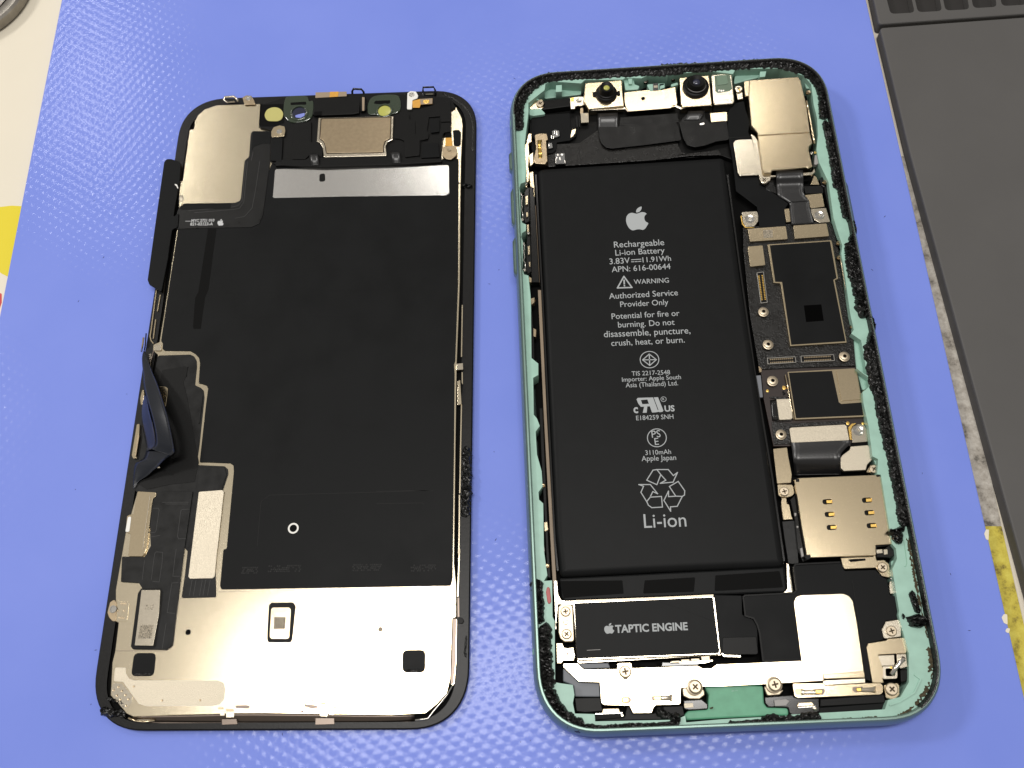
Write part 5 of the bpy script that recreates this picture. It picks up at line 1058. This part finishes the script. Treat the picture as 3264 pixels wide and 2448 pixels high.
for z_, s_, g_, p_ in ((5.6, 'R7 870,1045 985,1040 995,1070 975,1100 890,1103', 'R7 900,1050 960,1048 975,1068 960,1090 905,1092', ('R7', 765, 1040, 1110, 905, 1055, 1095)), (5.6, 'R7 1262,1025 1360,1018 1365,1065 1290,1078 1255,1060', 'R7 1295,1032 1365,1028 1362,1065 1300,1070', ('R7', 1480, 1015, 1085, 1340, 1030, 1068)),
                     (5.9, 'R8 905,1120 985,1118 1008,1148 985,1182 905,1180', 'R8 915,1128 970,1126 985,1148 970,1172 915,1174', None), (5.9, 'R8 1200,1110 1290,1105 1292,1155 1210,1160 1185,1135', 'R8 1215,1112 1290,1110 1290,1152 1220,1152', ('R8', 1395, 1090, 1165, 1285, 1105, 1150))):
    prism('contact_slot', s_, z_ + .02, .05, 'dark_steel', H, .4, 0)
    prism('contact_tip', g_, z_ + .3, .3, 'gold', H, .3, .1)
    if p_:
        zn, xa, ya, yb, xb, yc, yd = p_
        xm = (xa + xb) / 2
        ribbon('leaf_spring', [(zn, xa, ya, z_ + .05, xa, yb, z_ + .05), (zn, xa * .7 + xb * .3, ya * .6 + yc * .4 + 6, z_ + .4, xa * .7 + xb * .3, yb * .6 + yd * .4 - 6, z_ + .4), (zn, xb, yc, z_ + .5, xb, yd, z_ + .5)], 'pale_metal', H, .1, 5, 3)
for s_, z_ in (('R8 728,1150 745,1125 782,1122 785,1192 745,1190', 5.92), ('R8 1400,1092 1460,1095 1475,1120 1460,1160 1410,1168', 5.92), ('R7 700,1060 720,1042 765,1042 768,1100 720,1102', 5.62), ('R7 1485,1012 1530,1010 1545,1040 1530,1070 1488,1075', 5.62)): prism('spring_seat', s_, z_, .05, 'brass_metal', H, .3, .01)
for s_, r_, z_ in (('R8 945,875', 1.35, 6.7), ('R8 1618,1022', 1.4, 6.9), ('R7 515,1000', 1.4, 6.9)):
    screw(s_, z_, H, r_ * .85)
    c = un(*Q(s_)[0][:2], z_); lathe('screw_collar', c, [(r_ * 1.05, z_ - 1.2), (r_ * 1.05, z_ - .8), (r_ * .75, z_ - .7), (r_ * .7, z_ - .4)], 'screw_metal', H, 24)
prism('screw_tab', 'R8 865,795 1005,790 1010,840 1030,900 990,945 900,945 870,900', 5.95, .4, 'gold_metal', H, .4, .08)
for s_ in ('R8 1490,1030 1560,1030 1580,1080 1700,1040 1710,1100 1660,1140 1560,1140 1500,1110', 'R7 405,1020 460,1010 560,1060 600,1050 560,1100 440,1110'): prism('screw_seat', s_, 5.4, .8, 'screw_metal', H, .4, .15)
prism('corner_block', 'R8 345,830 500,975 698,985 705,1120 460,1118 445,1010 370,980 345,970', 5.0, 2.5, 'slate_tab', H, .3, .2)
prism('corner_block', 'R8 452,1125 712,1120 722,1210 740,1260 560,1275 470,1262', 4.6, 2.2, 'black_plastic', H, .2, .2)
prism('side_gap', 'R8 265,400 330,800 345,980 290,985 270,950', 3.0, .6, 'void_black', H, .1, 0)
prism('upper_gap', 'R8 490,800 780,795 800,840 545,850', 4.8, 1.5, 'slate_tab', H, .1, .1)
prism('upper_gap', 'R8 1085,800 1240,792 1250,825 1090,832', 4.8, 1.5, 'void_black', H, .1, .05)
prism('upper_gap', 'R8 1300,785 1660,800 1640,818 1290,828', 4.8, 1.5, 'gloss_black', H, .1, .1)
prism('bottom_grille', 'R8 960,1200 1220,1275 1240,1210 1500,1200 1520,1300 1400,1340 660,1355 650,1300 940,1300', 4.4, 2, 'black_plastic', H, .2, .2)
prism('grille_pad', 'R8 735,1232 880,1228 900,1270 720,1275', 4.9, .6, 'brass_metal', H, .1, .1)
prism('grille_lid', 'R8 655,1285 920,1272 940,1300 935,1320 650,1345', 5.0, .8, 'black_film', H, .1, .1); line('grille_edge', 'R8 655,1284 915,1272', 5.02, .15, .05, 'steel', H)
prism('grille_post', 'R8 900,1285 925,1282 930,1308 905,1312', 5.2, .4, 'pale_metal', H, .1, .08)
prism('port_side', 'R8 1500,1150 1680,1140 1740,1190 1740,1240 1560,1250 1510,1240', 5.2, 1.8, 'gloss_black', H, .25, .2)
prism('port_tag', 'R8 1510,1182 1595,1178 1600,1222 1512,1225', 5.3, .1, 'matte_metal', H, .02, .02)
bead('grille_glue', 'R8 1250,1215 1300,1280 1350,1320 1420,1300', 4.9, 1.6, .5, 'adhesive', H, seed=120)
gb = prism('charging_port', 'R8 1700,1020 2111,1000 R7 400,1012 410,1180 440,1222 640,1228 648,1298 300,1312 0,1326 R8 1525,1345 1515,1290 1550,1255 1740,1242 1745,1100', 5.3, 2.6, 'green_paint', H, .5, .3)
line('port_mark', 'R7 98,1062 110,1056 125,1062', 5.31, .1, .01, 'green_band', gb); line('port_mark', 'R7 130,1062 145,1055 155,1062', 5.31, .1, .01, 'green_band', gb); line('port_mark', 'R8 1968,1068 1995,1062', 5.31, .1, .01, 'green_band', gb)
line('port_line', 'R7 0,1345 300,1328 640,1310', 5.0, .15, .1, 'void_black', H)
prism('port_side', 'R7 410,1120 520,1110 690,1100 740,1130 940,1130 945,1260 840,1310 690,1300 650,1280 640,1225 450,1220 415,1180', 4.8, 1.8, 'gloss_black', H, .25, .2)
prism('port_tag', 'R7 505,1150 620,1140 655,1160 620,1205 515,1210', 5.2, .5, 'grey_plastic', H, .1, .1)
prism('grille_pad', 'R7 740,1175 870,1168 895,1205 720,1215', 5.2, .5, 'gold_metal', H, .1, .1); line('grille_edge', 'R7 735,1222 900,1212', 5.2, .15, .05, 'steel', H)
lathe('grille_post', un(*Q('R7 900,1232')[0], 5.2), [(.35, 4.9), (.35, 5.2), (.2, 5.3)], 'pale_metal', H, 12)
prism('bottom_bar', 'R7 950,1140 1560,1092 1582,1170 1560,1180 950,1215', 5.0, 2, 'black_plastic', H, .1, .15)
prism('bottom_bar', 'R7 940,1220 1580,1172 1575,1225 1560,1245 940,1285', 4.7, 2, 'black_film', H, .1, .15)
prism('corner_bracket', 'R7 1392,640 1410,605 1590,575 1590,560 1755,548 1780,670 1775,705 1680,705 1505,715 1545,820 1550,940 1560,985 1450,985', 5.7, .5, 'gold_metal', H, .2, .1)
prism('corner_window', 'R7 1508,722 1660,715 1665,820 1520,822', 5.5, .4, 'pale_metal', H, .1, .06)
wn = W2('R7 1575,848 1680,842 1668,918 1580,922', 5.75)
prism('window_frame', 'R7 1548,825 1690,822 1692,930 1680,945 1560,950 1545,930', 5.75, .4, 'pale_metal', H, .2, .06, [roundp(wn, .3)])
tube('window_strut', [un(*Q('R7 ' + s_)[0], z_) for s_, z_ in (('1745,755', 6.3), ('1690,820', 6.4), ('1630,905', 6.2))], .42, 'steel', H, 8)
prism('gold_pad', 'R7 1620,828 1640,826 1642,848 1622,850', 5.9, .1, 'gold', H, .1, .03)
prism('strut_plate', 'R7 1680,710 1775,705 1790,830 1720,850 1690,800', 5.9, .4, 'pale_metal', H, .2, .1); rivet('R7 1745,757', 6.0, H, .5, 'dark_steel')
prism('corner_post', 'R7 1715,855 1795,845 1800,940 1770,980 1725,985', 5.6, 2, 'black_plastic', H, .4, .25)
prism('screw_plate', 'R7 1540,470 1580,395 1700,375 1722,400 1730,540 1560,562', 5.9, .5, 'pale_metal', H, .4, .1); screw('R7 1637,485', 6.3, H, 1.0)
prism('screw_plate', 'R7 1560,1005 1690,985 1710,1010 1712,1100 1660,1150 1580,1130', 5.8, .5, 'gold_metal', H, .35, .1); screw('R7 1640,1045', 6.3, H, 1.15)
screw('R8 358,1065', 6.2, H, 1.08)
prism('screw_plate', 'R8 300,1060 330,1010 400,1005 440,1050 430,1110 340,1120', 5.6, 1.5, 'green_inner', H, .4, .15)
prism('rim_dot', 'R7 1735,400 1755,395 1765,440 1745,450', 6.4, .3, 'matte_metal', H, .1, .05)
flush_text()
